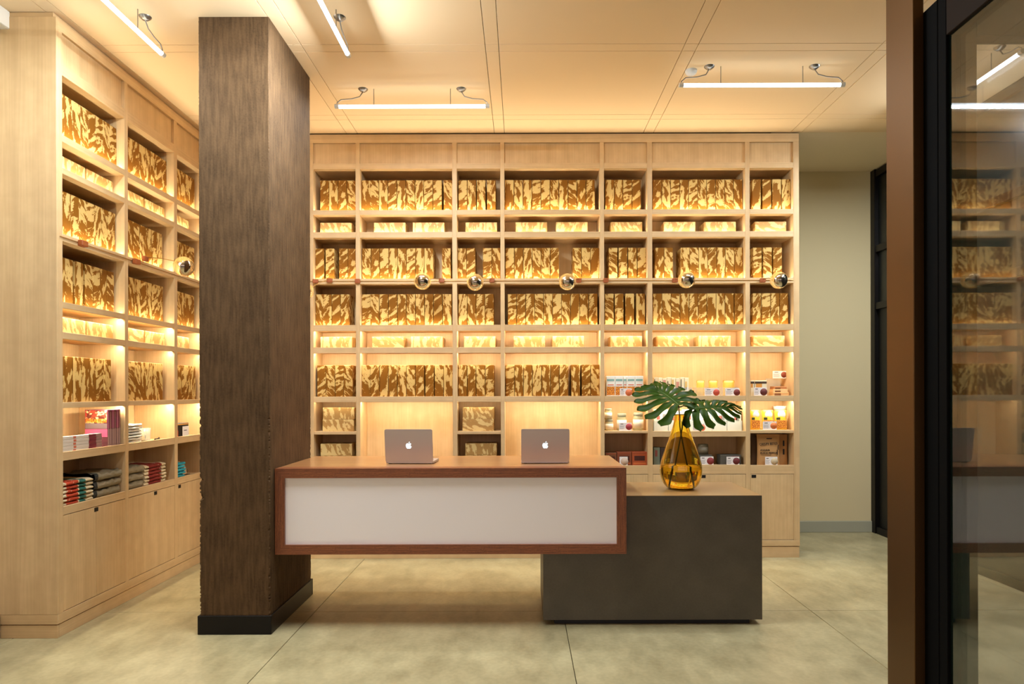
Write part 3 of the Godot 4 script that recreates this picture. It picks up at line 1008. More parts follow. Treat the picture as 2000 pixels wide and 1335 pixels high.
func laptops() -> void:
	for e in [[799.5, -0.055, "open silver laptop on the counter's left half, glowing emblem on its lid"], [1065.0, 0.0, "open silver laptop on the counter's right half, glowing emblem on its lid"]]:
		var p := pt(e[0], 905.5, 4.43)
		var o := thing("laptop", e[2], "laptop", Vector3(p.x, 0.9855, -4.43), e[1], "laptops on the counter")
		var st := start()
		var flat_xf := Transform3D(Basis(Vector3.RIGHT, -PI / 2), Vector3(0, 0, -0.11))
		extrude(st, round_rect(0.312, 0.216, 0.012), 0.004, 0.016, flat_xf)
		obj("base", st.commit(), M.alu, o)
		var kb := start()
		extrude(kb, round_rect(0.27, 0.10, 0.004), 0.0161, 0.0172, Transform3D(Basis(Vector3.RIGHT, -PI / 2), Vector3(0, 0, -0.075)))
		obj("keyboard", kb.commit(), M.black, o)
		var ft := start()
		for s in [[-0.13, -0.02], [0.13, -0.02], [-0.13, -0.2], [0.13, -0.2]]:
			bx(ft, Vector3(s[0] - 0.01, 0, s[1] - 0.01), Vector3(s[0] + 0.01, 0.0042, s[1] + 0.01), 0.001)
		obj("rubber_foot", ft.commit(), M.black, o)
		# the lid leans a little towards the room, its back to the camera
		var lean := Transform3D(Basis(Vector3.RIGHT, deg_to_rad(8.0)), Vector3(0, 0.013, 0.0))
		var lid := start()
		extrude(lid, round_rect(0.312, 0.214, 0.012), -0.004, 0.003, lean * Transform3D(Basis.IDENTITY, Vector3(0, 0.108, 0)))
		var lo := obj("lid", lid.commit(), M.alu, o)
		var sc := start()
		extrude(sc, round_rect(0.29, 0.19, 0.004), -0.0048, -0.0041, lean * Transform3D(Basis.IDENTITY, Vector3(0, 0.11, 0)))
		obj("screen", sc.commit(), M.black, lo)
		var lg := start()
		for poly in apple(0.043):
			extrude(lg, poly, 0.0031, 0.0036, lean * Transform3D(Basis.IDENTITY, Vector3(0, 0.108, 0)))
		if not M.has("emblem"):
			M.emblem = glow(Color(0.86, 0.96, 1.0), 1.3)
		var em := obj("emblem_light", lg.commit(), M.emblem, lo)
		em.set_meta("label", "glowing white apple emblem")

# ---------------------------------------------------------------- vase and leaves
func vase() -> void:
	var base := pt(1330, 955.5, 4.53)
	base.y = 0.8045
	var o := thing("vase", "teardrop amber glass vase on the concrete block, holding two leaves", "vase", base)
	var outer := [Vector2(0.0, 0.004), Vector2(0.05, 0.001), Vector2(0.075, 0.003), Vector2(0.098, 0.016), Vector2(0.118, 0.042), Vector2(0.132, 0.078), Vector2(0.138, 0.115), Vector2(0.137, 0.150), Vector2(0.128, 0.19), Vector2(0.112, 0.24), Vector2(0.094, 0.29), Vector2(0.076, 0.34), Vector2(0.060, 0.39), Vector2(0.049, 0.43), Vector2(0.044, 0.46), Vector2(0.043, 0.482), Vector2(0.046, 0.492)]
	var prof := []
	# smooth the outline
	for i in outer.size() - 1:
		var p0: Vector2 = outer[maxi(i - 1, 0)]
		var p3: Vector2 = outer[mini(i + 2, outer.size() - 1)]
		for k in 3:
			prof.append(outer[i].cubic_interpolate(outer[i + 1], p0, p3, k / 3.0))
	prof.append(outer[outer.size() - 1])
	var inner := []
	for q in prof:
		inner.append(Vector2(maxf(q.x - 0.0045, 0.0), maxf(q.y, 0.011) if q.x < 0.1 and q.y < 0.2 else q.y))
	inner.reverse()
	var st := start()
	lathe(st, prof + [Vector2(0.0438, 0.4945)] + inner, Vector3.ZERO, 56)
	obj("glass_body", st.commit(), M.amber, o)
	var w := start()
	var wp := []
	for q in prof:
		if q.y < 0.158:
			wp.append(Vector2(maxf(q.x - 0.0051, 0.0), maxf(q.y, 0.0118)))
	wp[0] = Vector2(0.0, 0.0118)
	wp.append(Vector2(0.12, 0.159))
	wp.append(Vector2(0.0, 0.159))
	lathe(w, wp, base, 48)
	tag(obj("water", w.commit(), M.water), "clear water filling the lower third of the amber vase", "water")
	# big leaf towards the left, smaller one to the right
	leaf("broad split leaf leaning left out of the amber vase", base, [Vector3(0.065, 0.03, 0.01), Vector3(0.0, 0.37, 0.0), Vector3(-0.008, 0.48, 0.005), Vector3(-0.02, 0.555, 0.02)],
		Vector3(-0.12, 0.16, -0.22), Vector3(-0.05, 0.84, 0.52), 0.30, 0.205, 0.045, 8, 4)
	leaf("narrow split leaf leaning right out of the amber vase", base, [Vector3(-0.06, 0.03, -0.01), Vector3(0.0, 0.36, 0.006), Vector3(0.02, 0.47, 0.0), Vector3(0.06, 0.525, 0.0)],
		Vector3(0.36, 0.06, 0.06), Vector3(0.08, 0.84, 0.56), 0.30, 0.15, 0.045, 8, 9)

# a monstera leaf: fingers spread from a midrib; neighbours stay joined near the midrib, apart from small holes
func leaf(label: String, base: Vector3, stalk: Array, along: Vector3, normal: Vector3, length: float, half: float, droop: float, n: int, sd: int) -> void:
	var o := thing("monstera_leaf", label, "leaf", base)
	var r2 := RandomNumberGenerator.new()
	r2.seed = sd
	var c := Curve3D.new()
	for k in stalk.size():
		c.add_point(stalk[k])
	var pts := []
	for k in 25:
		var t := k / 24.0 * (stalk.size() - 1)
		var i := mini(int(t), stalk.size() - 2)
		pts.append((stalk[i] as Vector3).cubic_interpolate(stalk[i + 1], stalk[maxi(i - 1, 0)], stalk[mini(i + 2, stalk.size() - 1)], t - i))
	var st := start()
	tube(st, pts, 0.0052, 10, 0.0036)
	obj("stem", st.commit(), M.stem, o)
	var root: Vector3 = stalk[stalk.size() - 1]
	var f := along.normalized()
	var nz := (normal - f * normal.dot(f)).normalized()
	var s := f.cross(nz).normalized()
	var mid := func(t: float) -> Vector3:
		return root + f * (length * t) - nz * (droop * 1.2 * t * t)
	var blade := start()
	for side in [-1.0, 1.0]:
		var bounds := []
		for k in n + 1:
			var u := float(k) / n
			var ang := deg_to_rad(lerpf(143.0, 4.0, pow(u, 0.85)))
			var reach := half * (0.62 + 0.55 * sin(PI * clampf(u * 0.85 + 0.16, 0, 1))) * (1.0 if k < n else 0.75)
			bounds.append([u * 0.86, ang, reach])
		for k in n:
			var jit := r2.randf_range(0.92, 1.08)
			var twist := r2.randf_range(-0.012, 0.012)
			var rows := []
			for i in 17:
				var v := i / 16.0
				var gap := 0.0
				if v > 0.12 and v < 0.26:
					gap = 0.30 * sin((v - 0.12) / 0.14 * PI)
				elif v > 0.42:
					gap = 0.12 + 0.26 * smoothstep(0.42, 0.62, v) - 0.14 * smoothstep(0.62, 0.9, v)
				if v > 0.9:
					gap = lerpf(gap, 0.93, pow((v - 0.9) / 0.1, 1.5))
				var row := []
				for j in 7:
					var q := j / 6.0
					var e := []
					for b in [bounds[k], bounds[k + 1]]:
						var m: Vector3 = mid.call(b[0])
						var bend: float = b[1] - 0.30 * v * v * sin(b[1])
						var dirn: Vector3 = f * cos(bend) + s * (sin(bend) * side)
						var lift := 0.018 * sin(PI * minf(v * 1.3, 1.0)) - droop * v * v * (0.7 + 0.6 * sin(b[1]))
						e.append(m + dirn * (b[2] * v * jit) + nz * lift)
					var mixq := 0.5 + (q - 0.5) * (1.0 - gap)
					var p: Vector3 = (e[0] as Vector3).lerp(e[1], mixq)
					p += nz * (-0.010 * (1.0 - pow(absf(q - 0.5) * 2.0, 2.0)) * smoothstep(0.0, 0.3, v) + twist * v * (q - 0.5))
					row.append(p)
				rows.append(row)
			sheet(blade, rows, side > 0.0)
	obj("blade", blade.commit(), M.leaf, o)
	var rib := start()
	var rp := []
	for k in 13:
		rp.append(mid.call(k / 12.0 * 0.9) + nz * 0.002)
	tube(rib, rp, 0.004, 8, 0.0012)
	obj("midrib", rib.commit(), paint(Color(0.30, 0.42, 0.14), 0.4), o)

# ---------------------------------------------------------------- groceries at the right of the back wall
func card(x0: float, x1: float, y0: float, y1: float, d: float, disc: Color, label: String, floor_y: float) -> void:
	var w := (x1 - x0) * d / F
	var h := (y1 - y0) * d / F
	var o := thing("price_card", label, "card", Vector3(X((x0 + x1) / 2, d), floor_y, -d), 0.0, "white price cards with round emblems")
	obj("sheet", box_mesh(Vector3(-w / 2, 0, -0.0015), Vector3(w / 2, h, 0), 0.0003), M.card, o)
	var st := start()
	lathe(st, [Vector2(0.0, 0.0006), Vector2(h * 0.40, 0.0006), Vector2(h * 0.40, 0.0)], Vector3(w / 2 - h * 0.34, h * 0.5, 0), 24, Basis(Vector3.RIGHT, PI / 2))
	obj("round_emblem", st.commit(), paint(disc, 0.7), o)
	var t := start()
	var tw := w - h * 0.85
	bx(t, Vector3(-w / 2 + tw * 0.25, h * 0.78, 0), Vector3(-w / 2 + tw * 0.75, h * 0.86, 0.0004))
	for k in 4:
		bx(t, Vector3(-w / 2 + tw * 0.1, h * (0.58 - 0.12 * k), 0), Vector3(-w / 2 + tw * (0.95 - 0.12 * (k % 2)), h * (0.61 - 0.12 * k), 0.0003))
	obj("small_print", t.commit(), M.ink, o)

func packet(called: String, label: String, category: String, group: String, x0: float, x1: float, top: float, floor_y: float, d: float, depth: float, body: Material, prints: Array, r := 0.002) -> Node3D:
	var w := (x1 - x0) * d / F - 0.0006
	var h := Y(top, d) - floor_y
	var o := thing(called, label, category, Vector3(X((x0 + x1) / 2, d), floor_y, -d), 0.0, group)
	obj("body", box_mesh(Vector3(-w / 2, 0, -depth), Vector3(w / 2, h, 0), r), body, o)
	for p in prints:   # [name, x from, x to, y from, y to (shares of the front), material]
		obj(p[0], box_mesh(Vector3(-w / 2 + w * p[1], h * p[3], 0.00005), Vector3(-w / 2 + w * p[2], h * p[4], 0.0006)), p[5], o)
	return o

# a filled bag: flat at its top seam, bulging towards the foot
func pouch_mesh(w: float, h: float, depth: float) -> ArrayMesh:
	var st := start()
	var front := []
	var back := []
	for i in 13:
		var v := i / 12.0
		var rf := []
		var rb := []
		for j in 13:
			var q := j / 12.0 * 2.0 - 1.0
			var full := pow(1.0 - pow(absf(q), 3.0), 0.6) * sqrt(clampf(1.0 - pow(v, 2.2), 0.0, 1.0)) * (0.75 + 0.25 * smoothstep(0.0, 0.15, v))
			var x := q * w / 2 * (1.0 - 0.04 * sin(PI * v))
			rf.append(Vector3(x, v * h, depth / 2 * full + 0.0006))
			rb.append(Vector3(x, v * h, -depth / 2 * full - 0.0006))
		front.append(rf)
		back.append(rb)
	sheet(st, front)
	sheet(st, back, true)
	for k in 12:
		quad(st, front[0][k], front[0][k + 1], back[0][k + 1], back[0][k], Vector3.DOWN)
		quad(st, front[12][k], front[12][k + 1], back[12][k + 1], back[12][k], Vector3.UP)
		quad(st, front[k][0], front[k + 1][0], back[k + 1][0], back[k][0], Vector3.LEFT)
		quad(st, front[k][12], front[k + 1][12], back[k + 1][12], back[k][12], Vector3.RIGHT)
	return st.commit()

func jar(label: String, x: float, w_px: float, top: float, floor_y: float, d: float) -> void:
	var r := w_px * d / F / 2
	var h := Y(top, d) - floor_y
	var o := thing("jar", label, "jar", Vector3(X(x, d), floor_y, -d - r), 0.0, "glass jars with white labels")
	var g := start()
	lathe(g, [Vector2(0, 0), Vector2(r * 0.9, 0), Vector2(r, h * 0.06), Vector2(r, h * 0.68), Vector2(r * 0.86, h * 0.78), Vector2(r * 0.82, h * 0.82)], Vector3.ZERO, 28)
	obj("glass", g.commit(), paint(Color(0.66, 0.62, 0.46), 0.15), o)
	var b := start()
	lathe(b, [Vector2(r, h * 0.14), Vector2(r * 1.015, h * 0.14), Vector2(r * 1.015, h * 0.62), Vector2(r, h * 0.62)], Vector3.ZERO, 28)
	obj("paper_label", b.commit(), paint(Color(0.90, 0.84, 0.74), 0.7), o)
	var c := start()
	lathe(c, [Vector2(r * 0.88, h * 0.82), Vector2(r * 0.90, h * 0.83), Vector2(r * 0.90, h * 0.98), Vector2(r * 0.84, h), Vector2(0, h)], Vector3.ZERO, 28)
	obj("lid", c.commit(), paint(Color(0.58, 0.57, 0.48), 0.35), o)

func tray(label: String, x0: float, x1: float, top: float, floor_y: float, d: float, depth: float) -> void:
	var w := (x1 - x0) * d / F
	var h := Y(top, d) - floor_y
	var o := thing("tray", label, "tray", Vector3(X((x0 + x1) / 2, d), floor_y, -d), 0.0, "clear shelf trays")
	for e in [[Vector3(-w / 2, 0, -0.002), Vector3(w / 2, h, 0), "front"], [Vector3(-w / 2, 0, -depth), Vector3(-w / 2 + 0.002, h, -0.002), "side"], [Vector3(w / 2 - 0.002, 0, -depth), Vector3(w / 2, h, -0.002), "side"]]:
		obj(e[2], box_mesh(e[0], e[1]), M.acrylic, o)

func lettering(text: String, size: float, width: float, mat: Material, parent: Node, at: Vector3, tilt := 0.0, turn := 0.0) -> void:
	var tm := TextMesh.new()
	var f := SystemFont.new()
	f.font_names = PackedStringArray(["Droid Sans"])
	f.font_weight = 700
	tm.font = f
	tm.text = text
	tm.font_size = 64
	tm.pixel_size = size / 64.0
	tm.depth = 0.0006
	tm.curve_step = 3.0
	var o := obj("lettering", tm, mat, parent)
	o.position = at
	o.rotation = Vector3(0, turn, tilt)
	var wd := tm.get_aabb().size.x
	if wd > 0.0001:
		o.scale.x = width / wd

func groceries() -> void:
	var d := DB + 0.045
	var dc := DB + 0.024
	var cream := paint(Color(0.92, 0.86, 0.72))
	var white := paint(Color(0.93, 0.92, 0.88))
	var teal := paint(Color(0.50, 0.66, 0.64))
	var orange: Material = M.food
	# sixth shelf
	var y6: float = back_bays[4][2][5][0] - LIP
	var bag_x := [[1183.6, 1200.6], [1200.9, 1216.6], [1217.0, 1223.6], [1224.0, 1239.6], [1240.0, 1256.0]]
	for i in 5:
		packet("pasta_box", "white and orange packet %s from left, third narrow bay, sixth shelf" % ORD[i], "packet", "white and orange packets", bag_x[i][0], bag_x[i][1], 734.5, y6, d + (0.012 if i == 2 else 0.0), 0.09, white,
			[["blue_band", 0.08, 0.92, 0.76, 0.86, teal], ["orange_print", 0.04, 0.96, 0.08, 0.5, orange], ["red_line", 0.15, 0.85, 0.56, 0.60, paint(Color(0.8, 0.35, 0.2))]])
	card(1210, 1233, 756, 772.5, dc, Color(0.78, 0.42, 0.25), "price card before the white and orange packets", y6)
	for i in 8:
		var x := 1276.5 + i * 8.6
		packet("snack_bar", "slim cream snack packet %s from left in the clear tray" % ORD[i], "packet", "slim cream snack packets", x, x + 7.9, 737.0 + (i % 3) * 0.8, y6, d + 0.02 + (i % 2) * 0.004, 0.06, cream,
			[["dark_band", 0.1, 0.3 + 0.25 * (i % 3), 0.35, 0.9 - 0.1 * (i % 2), paint([Color(0.28, 0.20, 0.10), Color(0.85, 0.70, 0.40), Color(0.80, 0.55, 0.48)][i % 3])], ["pale_label", 0.2, 0.9, 0.3, 0.5, white]])
	tray("clear tray of slim cream packets, last wide bay, sixth shelf", 1276, 1351, 757.0, y6, DB + 0.034, 0.12)
	card(1303, 1330, 757, 772.5, dc, Color(0.70, 0.22, 0.20), "price card with red emblem on the slim packets' tray", y6)
	var wx := [[1362.0, 1378.0], [1386.0, 1404.0], [1414.0, 1437.0]]
	for i in 3:
		var w: float = (wx[i][1] - wx[i][0]) * d / F
		var h := Y(743.0, d) - y6
		var o := thing("snack_pouch", "yellow snack pouch, %s in the clear tray, sixth shelf" % ["leftmost", "middle one", "rightmost"][i], "pouch", Vector3(X((wx[i][0] + wx[i][1]) / 2, d), y6, -d - 0.045), 0.0, "yellow snack pouches")
		obj("bag", pouch_mesh(w, h, 0.05), paint(Color(0.93, 0.74, 0.30), 0.4), o)
		obj("fold_over", box_mesh(Vector3(-w / 2, h * 0.86, -0.002), Vector3(w / 2, h, 0.004), 0.001), paint(Color(0.80, 0.56, 0.18), 0.4), o)
	tray("clear tray of yellow pouches, last wide bay, sixth shelf", 1359, 1442, 757.0, y6, DB + 0.034, 0.11)
	card(1376, 1404, 756.5, 772.5, dc, Color(0.68, 0.26, 0.18), "price card under the middle yellow pouch", y6)
	card(1416, 1444, 756.5, 772.5, dc, Color(0.42, 0.14, 0.10), "price card under the rightmost yellow pouch", y6)
	for i in 2:
		packet("spice_jar_box", "cream box with dark lid, %s in the far right bay, sixth shelf" % ["left one", "right one"][i], "box", "cream boxes with dark lids", [1465.4, 1473.5][i], [1472.6, 1497.0][i], 743.5, y6, d, 0.06, cream,
			[["dark_lid", 0.0, 1.0, 0.80, 0.93, paint(Color(0.25, 0.17, 0.10))], ["gold_window", 0.1, 0.6, 0.55, 0.80, paint(Color(0.85, 0.58, 0.25))]])
	card(1472, 1497, 755, 772.5, dc, Color(0.36, 0.15, 0.14), "price card before the dark lidded boxes", y6)
	for k in 3:
		packet("flatbread_pack", "tan flatbread pack, %s in the pile, far right bay, sixth shelf" % ["bottom one", "middle one", "top one"][k], "pack", "tan flatbread packs", 1509.0 + k, 1540.0 - k * 2.0, 766.5 - k * 5.6, y6 + k * 0.0262, d - 0.003 + k * 0.003, 0.10, paint([Color(0.86, 0.66, 0.42), Color(0.93, 0.76, 0.52), Color(0.78, 0.50, 0.28)][k]), [["dark_print", 0.1, 0.5, 0.2, 0.7, paint(Color(0.50, 0.30, 0.14))]])
	var st := thing("sign_stand", "clear upright stand with a price card on top, far right bay", "stand", Vector3(X(1522, dc), y6, -DB - 0.18))
	obj("clear_sheet", box_mesh(Vector3(-0.066, 0, 0), Vector3(0.066, 0.16, 0.002)), M.acrylic, st)
	card(1508.5, 1535.5, 723, 737.5, DB + 0.17, Color(0.55, 0.25, 0.16), "price card raised above the flatbread packs", y6 + 0.16)
	# seventh shelf
	var y7: float = back_bays[4][2][6][0]
	jar("lower glass jar of the stacked pair by the upright, third narrow bay", 1189.5, 17.0, 819.0, y7, d)
	jar("upper glass jar of the stacked pair by the upright, third narrow bay", 1188.0, 15.0, 797.5, Y(819.0, d) + 0.0005, d)
	jar("single glass jar in the middle, third narrow bay, seventh shelf", 1215.0, 19.0, 807.5, y7, d + 0.02)
	jar("single glass jar on the right, third narrow bay, seventh shelf", 1247.5, 20.5, 806.0, y7, d)
	card(1208.5, 1233, 824.5, 840.5, dc, Color(0.60, 0.20, 0.24), "price card before the middle glass jar", y7)
	var y7b: float = back_bays[5][2][6][0] - LIP
	for i in 6:
		var x := 1276.5 + i * 28.6
		packet("noodle_packet", "pale packet with tiny red print, %s from left, last wide bay" % ORD[i], "packet", "pale packets behind the leaves", x, x + 27.6, 800.0 + (i % 2) * 3.0, y7b, d + 0.02 + 0.006 * (i % 2), 0.07, white,
			[["red_print", 0.2 + 0.06 * i, 0.42 + 0.06 * i, 0.55, 0.72, paint(Color(0.82, 0.45, 0.40))], ["grey_print", 0.62, 0.85, 0.5, 0.8, paint(Color(0.62, 0.60, 0.58))]])
	tray("long clear tray of pale packets, last wide bay, seventh shelf", 1275.5, 1449, 822.0, y7b, DB + 0.034, 0.14)
	card(1352, 1376, 824.0, 840.0, dc, Color(0.82, 0.42, 0.30), "price card on the pale packets' long tray", y7b)
	var y7c: float = back_bays[6][2][6][0]
	var nx := [[1466.0, 1485.5], [1489.0, 1512.0], [1513.5, 1538.0]]
	for i in 3:
		var w: float = (nx[i][1] - nx[i][0]) * d / F
		var h := Y(801.0, d) - y7c
		var o := thing("noodle_bag", "yellow printed noodle bag, %s of three, far right bay" % ["leftmost", "middle", "rightmost"][i], "bag", Vector3(X((nx[i][0] + nx[i][1]) / 2, d), y7c, -d - 0.03), 0.0, "yellow noodle bags")
		obj("bag", pouch_mesh(w, h, 0.055), paint(Color(0.95, 0.76, 0.22), 0.35), o)
		obj("food_window", box_mesh(Vector3(-w * 0.42, h * 0.08, 0.0262), Vector3(w * 0.42, h * 0.48, 0.0295), 0.001), M.food, o)
		var e := start()
		lathe(e, [Vector2(0.0, 0.0015), Vector2(w * 0.30, 0.001), Vector2(w * 0.32, 0.0)], Vector3(0.004, h * 0.76, 0.0205), 22, Basis(Vector3.RIGHT, PI / 2))
		obj("white_badge", e.commit(), white, o)
		obj("green_print", box_mesh(Vector3(-w * 0.4, h * 0.5, 0.0245), Vector3(-w * 0.1, h * 0.62, 0.0268)), paint(Color(0.22, 0.25, 0.10)), o)
		obj("dark_seam", box_mesh(Vector3(-w / 2, h * 0.965, -0.002), Vector3(w / 2, h, 0.002)), paint(Color(0.45, 0.32, 0.12)), o)
	card(1489, 1516, 823.5, 840.0, dc, Color(0.75, 0.42, 0.22), "price card before the middle yellow noodle bag", y7c)
	var bw := thing("bowl", "white round bowl behind the yellow noodle bags", "bowl", Vector3(X(1522, DB + 0.2), y7c, -DB - 0.2))
	var bst := start()
	lathe(bst, [Vector2(0.0, 0.0), Vector2(0.03, 0.0), Vector2(0.034, 0.15), Vector2(0.054, 0.18), Vector2(0.058, 0.205), Vector2(0.054, 0.206), Vector2(0.048, 0.185), Vector2(0.0, 0.17)], Vector3.ZERO, 30)
	obj("footed_bowl", bst.commit(), paint(Color(0.95, 0.94, 0.90), 0.3), bw)
	# lowest shelf
	var y8: float = back_bays[4][2][7][0] - LIP
	var rust := paint(Color(0.60, 0.27, 0.13))
	var i8 := 0
	for e in [[1181.5, 1203.5, 884.0, Color(0.45, 0.27, 0.15), "leftmost"], [1204.5, 1232.5, 882.5, Color(0.52, 0.26, 0.14), "middle"], [1233.5, 1263.0, 882.5, Color(0.66, 0.30, 0.14), "rightmost"]]:
		packet("snack_carton", "rust brown snack carton, %s of three, third narrow bay, lowest shelf" % e[4], "carton", "rust brown snack cartons", e[0], e[1], e[2], y8, d, 0.12, paint(e[3]),
			[["orange_band", 0.08, 0.92, 0.12, 0.24, paint(Color(0.80, 0.42, 0.20))], ["dark_print", 0.15, 0.85, 0.38, 0.72, paint(Color(0.28, 0.11, 0.06))], ["top_fringe", 0.05, 0.95, 0.88, 0.95, rust]])
	card(1209, 1225, 890, 908.5, dc, Color(0.80, 0.70, 0.62), "price card before the middle rust brown carton", y8)
	var y8b: float = back_bays[5][2][7][0] - LIP
	packet("tea_box", "grey green box with reddish print, left in last wide bay", "box", "boxes on the lowest shelf", 1276.0, 1288.0, 874.0, y8b, d, 0.10, paint(Color(0.44, 0.46, 0.38)), [["red_print", 0.2, 0.6, 0.5, 0.85, paint(Color(0.55, 0.28, 0.22))]])
	packet("tea_box", "dark brown box beside the grey green box, last wide bay", "box", "boxes on the lowest shelf", 1289.0, 1303.0, 875.0, y8b, d, 0.10, paint(Color(0.24, 0.17, 0.13)), [["pale_print", 0.2, 0.8, 0.2, 0.45, paint(Color(0.5, 0.44, 0.36))]])
	packet("tea_box", "grey box carrying the small tin, right of the vase", "box", "boxes on the lowest shelf", 1364.0, 1390.0, 889.0, y8b, d, 0.12, paint(Color(0.34, 0.32, 0.27)), [])
	var tin := thing("tin", "small grey tin standing on a grey box right of the vase", "tin", Vector3(X(1375, d), Y(889.0, d) + 0.0005, -d - 0.05))
	var tst := start()
	lathe(tst, [Vector2(0, 0), Vector2(0.045, 0), Vector2(0.045, 0.085), Vector2(0.042, 0.0925), Vector2(0, 0.0925)], Vector3.ZERO, 28)
	obj("can", tst.commit(), paint(Color(0.42, 0.39, 0.30), 0.4), tin)
	var tlb := start()
	lathe(tlb, [Vector2(0.0452, 0.015), Vector2(0.0457, 0.015), Vector2(0.0457, 0.07), Vector2(0.0452, 0.07)], Vector3.ZERO, 28)
	obj("paper_label", tlb.commit(), paint(Color(0.50, 0.46, 0.38)), tin)
	card(1367, 1392.5, 890.5, 908.0, dc, Color(0.55, 0.20, 0.20), "price card under the small grey tin", y8b)
	packet("tea_box", "wide dark grey box with red edge, right in last wide bay", "box", "boxes on the lowest shelf", 1406.0, 1447.0, 889.0, y8b, d, 0.12, paint(Color(0.33, 0.31, 0.27)), [["red_edge", 0.55, 0.9, 0.1, 0.9, paint(Color(0.42, 0.15, 0.14))]])
	card(1418, 1443, 891.0, 908.0, dc, Color(0.42, 0.15, 0.15), "price card before the wide dark grey box", y8b)
	var y8c: float = back_bays[6][2][7][0] - LIP
	var kr := paint(Color(0.72, 0.52, 0.30), 0.7)
	for e in [[1466.0, 1490.0, 851.0, 0.05, Color(0.34, 0.24, 0.14), "dark brown pouch at left behind the kraft pouch", 0], [1512.0, 1538.5, 849.0, 0.05, Color(0.70, 0.50, 0.29), "second kraft pouch at right behind the front one", 1], [1478.5, 1523.0, 848.5, 0.0, Color(0.74, 0.55, 0.33), "front kraft pouch with bold black lettering", 2]]:
		var dd: float = d + e[3]
		var w: float = (e[1] - e[0]) * dd / F
		var h := Y(e[2], dd) - y8c
		var o := thing("kraft_pouch", e[5], "pouch", Vector3(X((e[0] + e[1]) / 2, dd), y8c, -dd - 0.02), 0.0, "kraft snack pouches")
		obj("bag", pouch_mesh(w, h, 0.04), paint(e[4], 0.7), o)
		var z := 0.0215
		if e[6] == 2:
			lettering("CRISPY BITES", 0.03, w * 0.78, M.black, o, Vector3(-0.004, h * 0.69, z), 0.06)
			lettering("ASIAN", 0.022, w * 0.42, M.black, o, Vector3(-w * 0.17, h * 0.49, z), 0.0)
			lettering("BLACK PEPPER", 0.022, w * 0.74, M.black, o, Vector3(-0.002, h * 0.40, z), 0.0)
			obj("small_print", box_mesh(Vector3(-w * 0.36, h * 0.335, z), Vector3(w * 0.1, h * 0.345, z + 0.0005)), M.black, o)
			obj("small_print", box_mesh(Vector3(-w * 0.1, h * 0.845, 0.0165), Vector3(w * 0.14, h * 0.87, 0.0175)), M.black, o)
			for k in 2:
				obj("pepper_print", box_mesh(Vector3(w * (0.36 + 0.04 * k), h * (0.34 + 0.16 * k), 0.0175), Vector3(w * (0.39 + 0.04 * k), h * (0.5 + 0.16 * k), 0.0185)), M.black, o)
		elif e[6] == 1:
			for k in 2:
				obj("pepper_print", box_mesh(Vector3(w * 0.10, h * (0.34 + 0.28 * k), z), Vector3(w * 0.22, h * (0.52 + 0.28 * k), z + 0.0006)), M.black, o)
	card(1493.5, 1517.5, 891, 908.5, dc, Color(0.80, 0.72, 0.58), "price card before the front kraft pouch", y8c)

# ---------------------------------------------------------------- clothes, books and caps on the left wall
# a folded garment: a soft slab from x0 to x1, its fold towards the room
func fold_mesh(x0: float, x1: float, h: float, depth: float, sd: int, grow := 0.0) -> ArrayMesh:
	var n := noise(9.0, sd, 3)
	var st := start()
	var cols := maxi(4, int((x1 - x0) / 0.015))
	var g := []
	for i in 25:
		var t := TAU * i / 24.0
		var row := []
		for j in cols + 1:
			var x := lerpf(x0, x1, float(j) / cols)
			var cz := signf(cos(t)) * pow(absf(cos(t)), 0.35)
			var cy := signf(sin(t)) * pow(absf(sin(t)), 0.55)
			var wob := n.get_noise_2d(x * 1.2, cz * 0.25 + sd)
			var y := h / 2 + cy * (h / 2 + grow) + wob * h * 0.28 * (1.0 if cy > 0.0 else 0.2)
			row.append(Vector3(x, maxf(y, 0.0005), -depth / 2 + cz * (depth / 2 + grow) + 0.004 * n.get_noise_2d(x * 2.0, cy + 30.0)))
		g.append(row)
	sheet(st, g)
	for e in [[0, Vector3.LEFT], [cols, Vector3.RIGHT]]:
		var mid := Vector3.ZERO
		for i in 24:
			mid += g[i][e[0]] / 24.0
		for i in 24:
			tri(st, mid, g[i][e[0]], g[i + 1][e[0]], e[1])
	return st.commit()

func left_thing(called: String, label: String, category: String, group: String, along: float, y: float, back: float) -> Node3D:
	return thing(called, label, category, Vector3(XL - back, y, -along), PI / 2, group)

func pile(called: String, label: String, category: String, group: String, along: float, width: float, y: float, h: float, depth: float, count: int, back: float, mat: Material, bands: Array, sd: int) -> void:
	for k in count:
		var place: String = "top" if k == count - 1 else ("bottom" if k == 0 else ORD[k] + " from bottom")
		var o := left_thing(called, label % place, category, group, along + 0.004 * sin(k * 2.1 + sd), y + k * h * 0.97, back + 0.003 * cos(k * 1.7))
		obj("cloth", fold_mesh(0.0, width, h * 0.93, depth, sd + k), mat, o)
		for b in bands:
			obj(b[0], fold_mesh(width * b[1], width * b[2], h * 0.93, depth, sd + k, 0.0012), b[3], o)

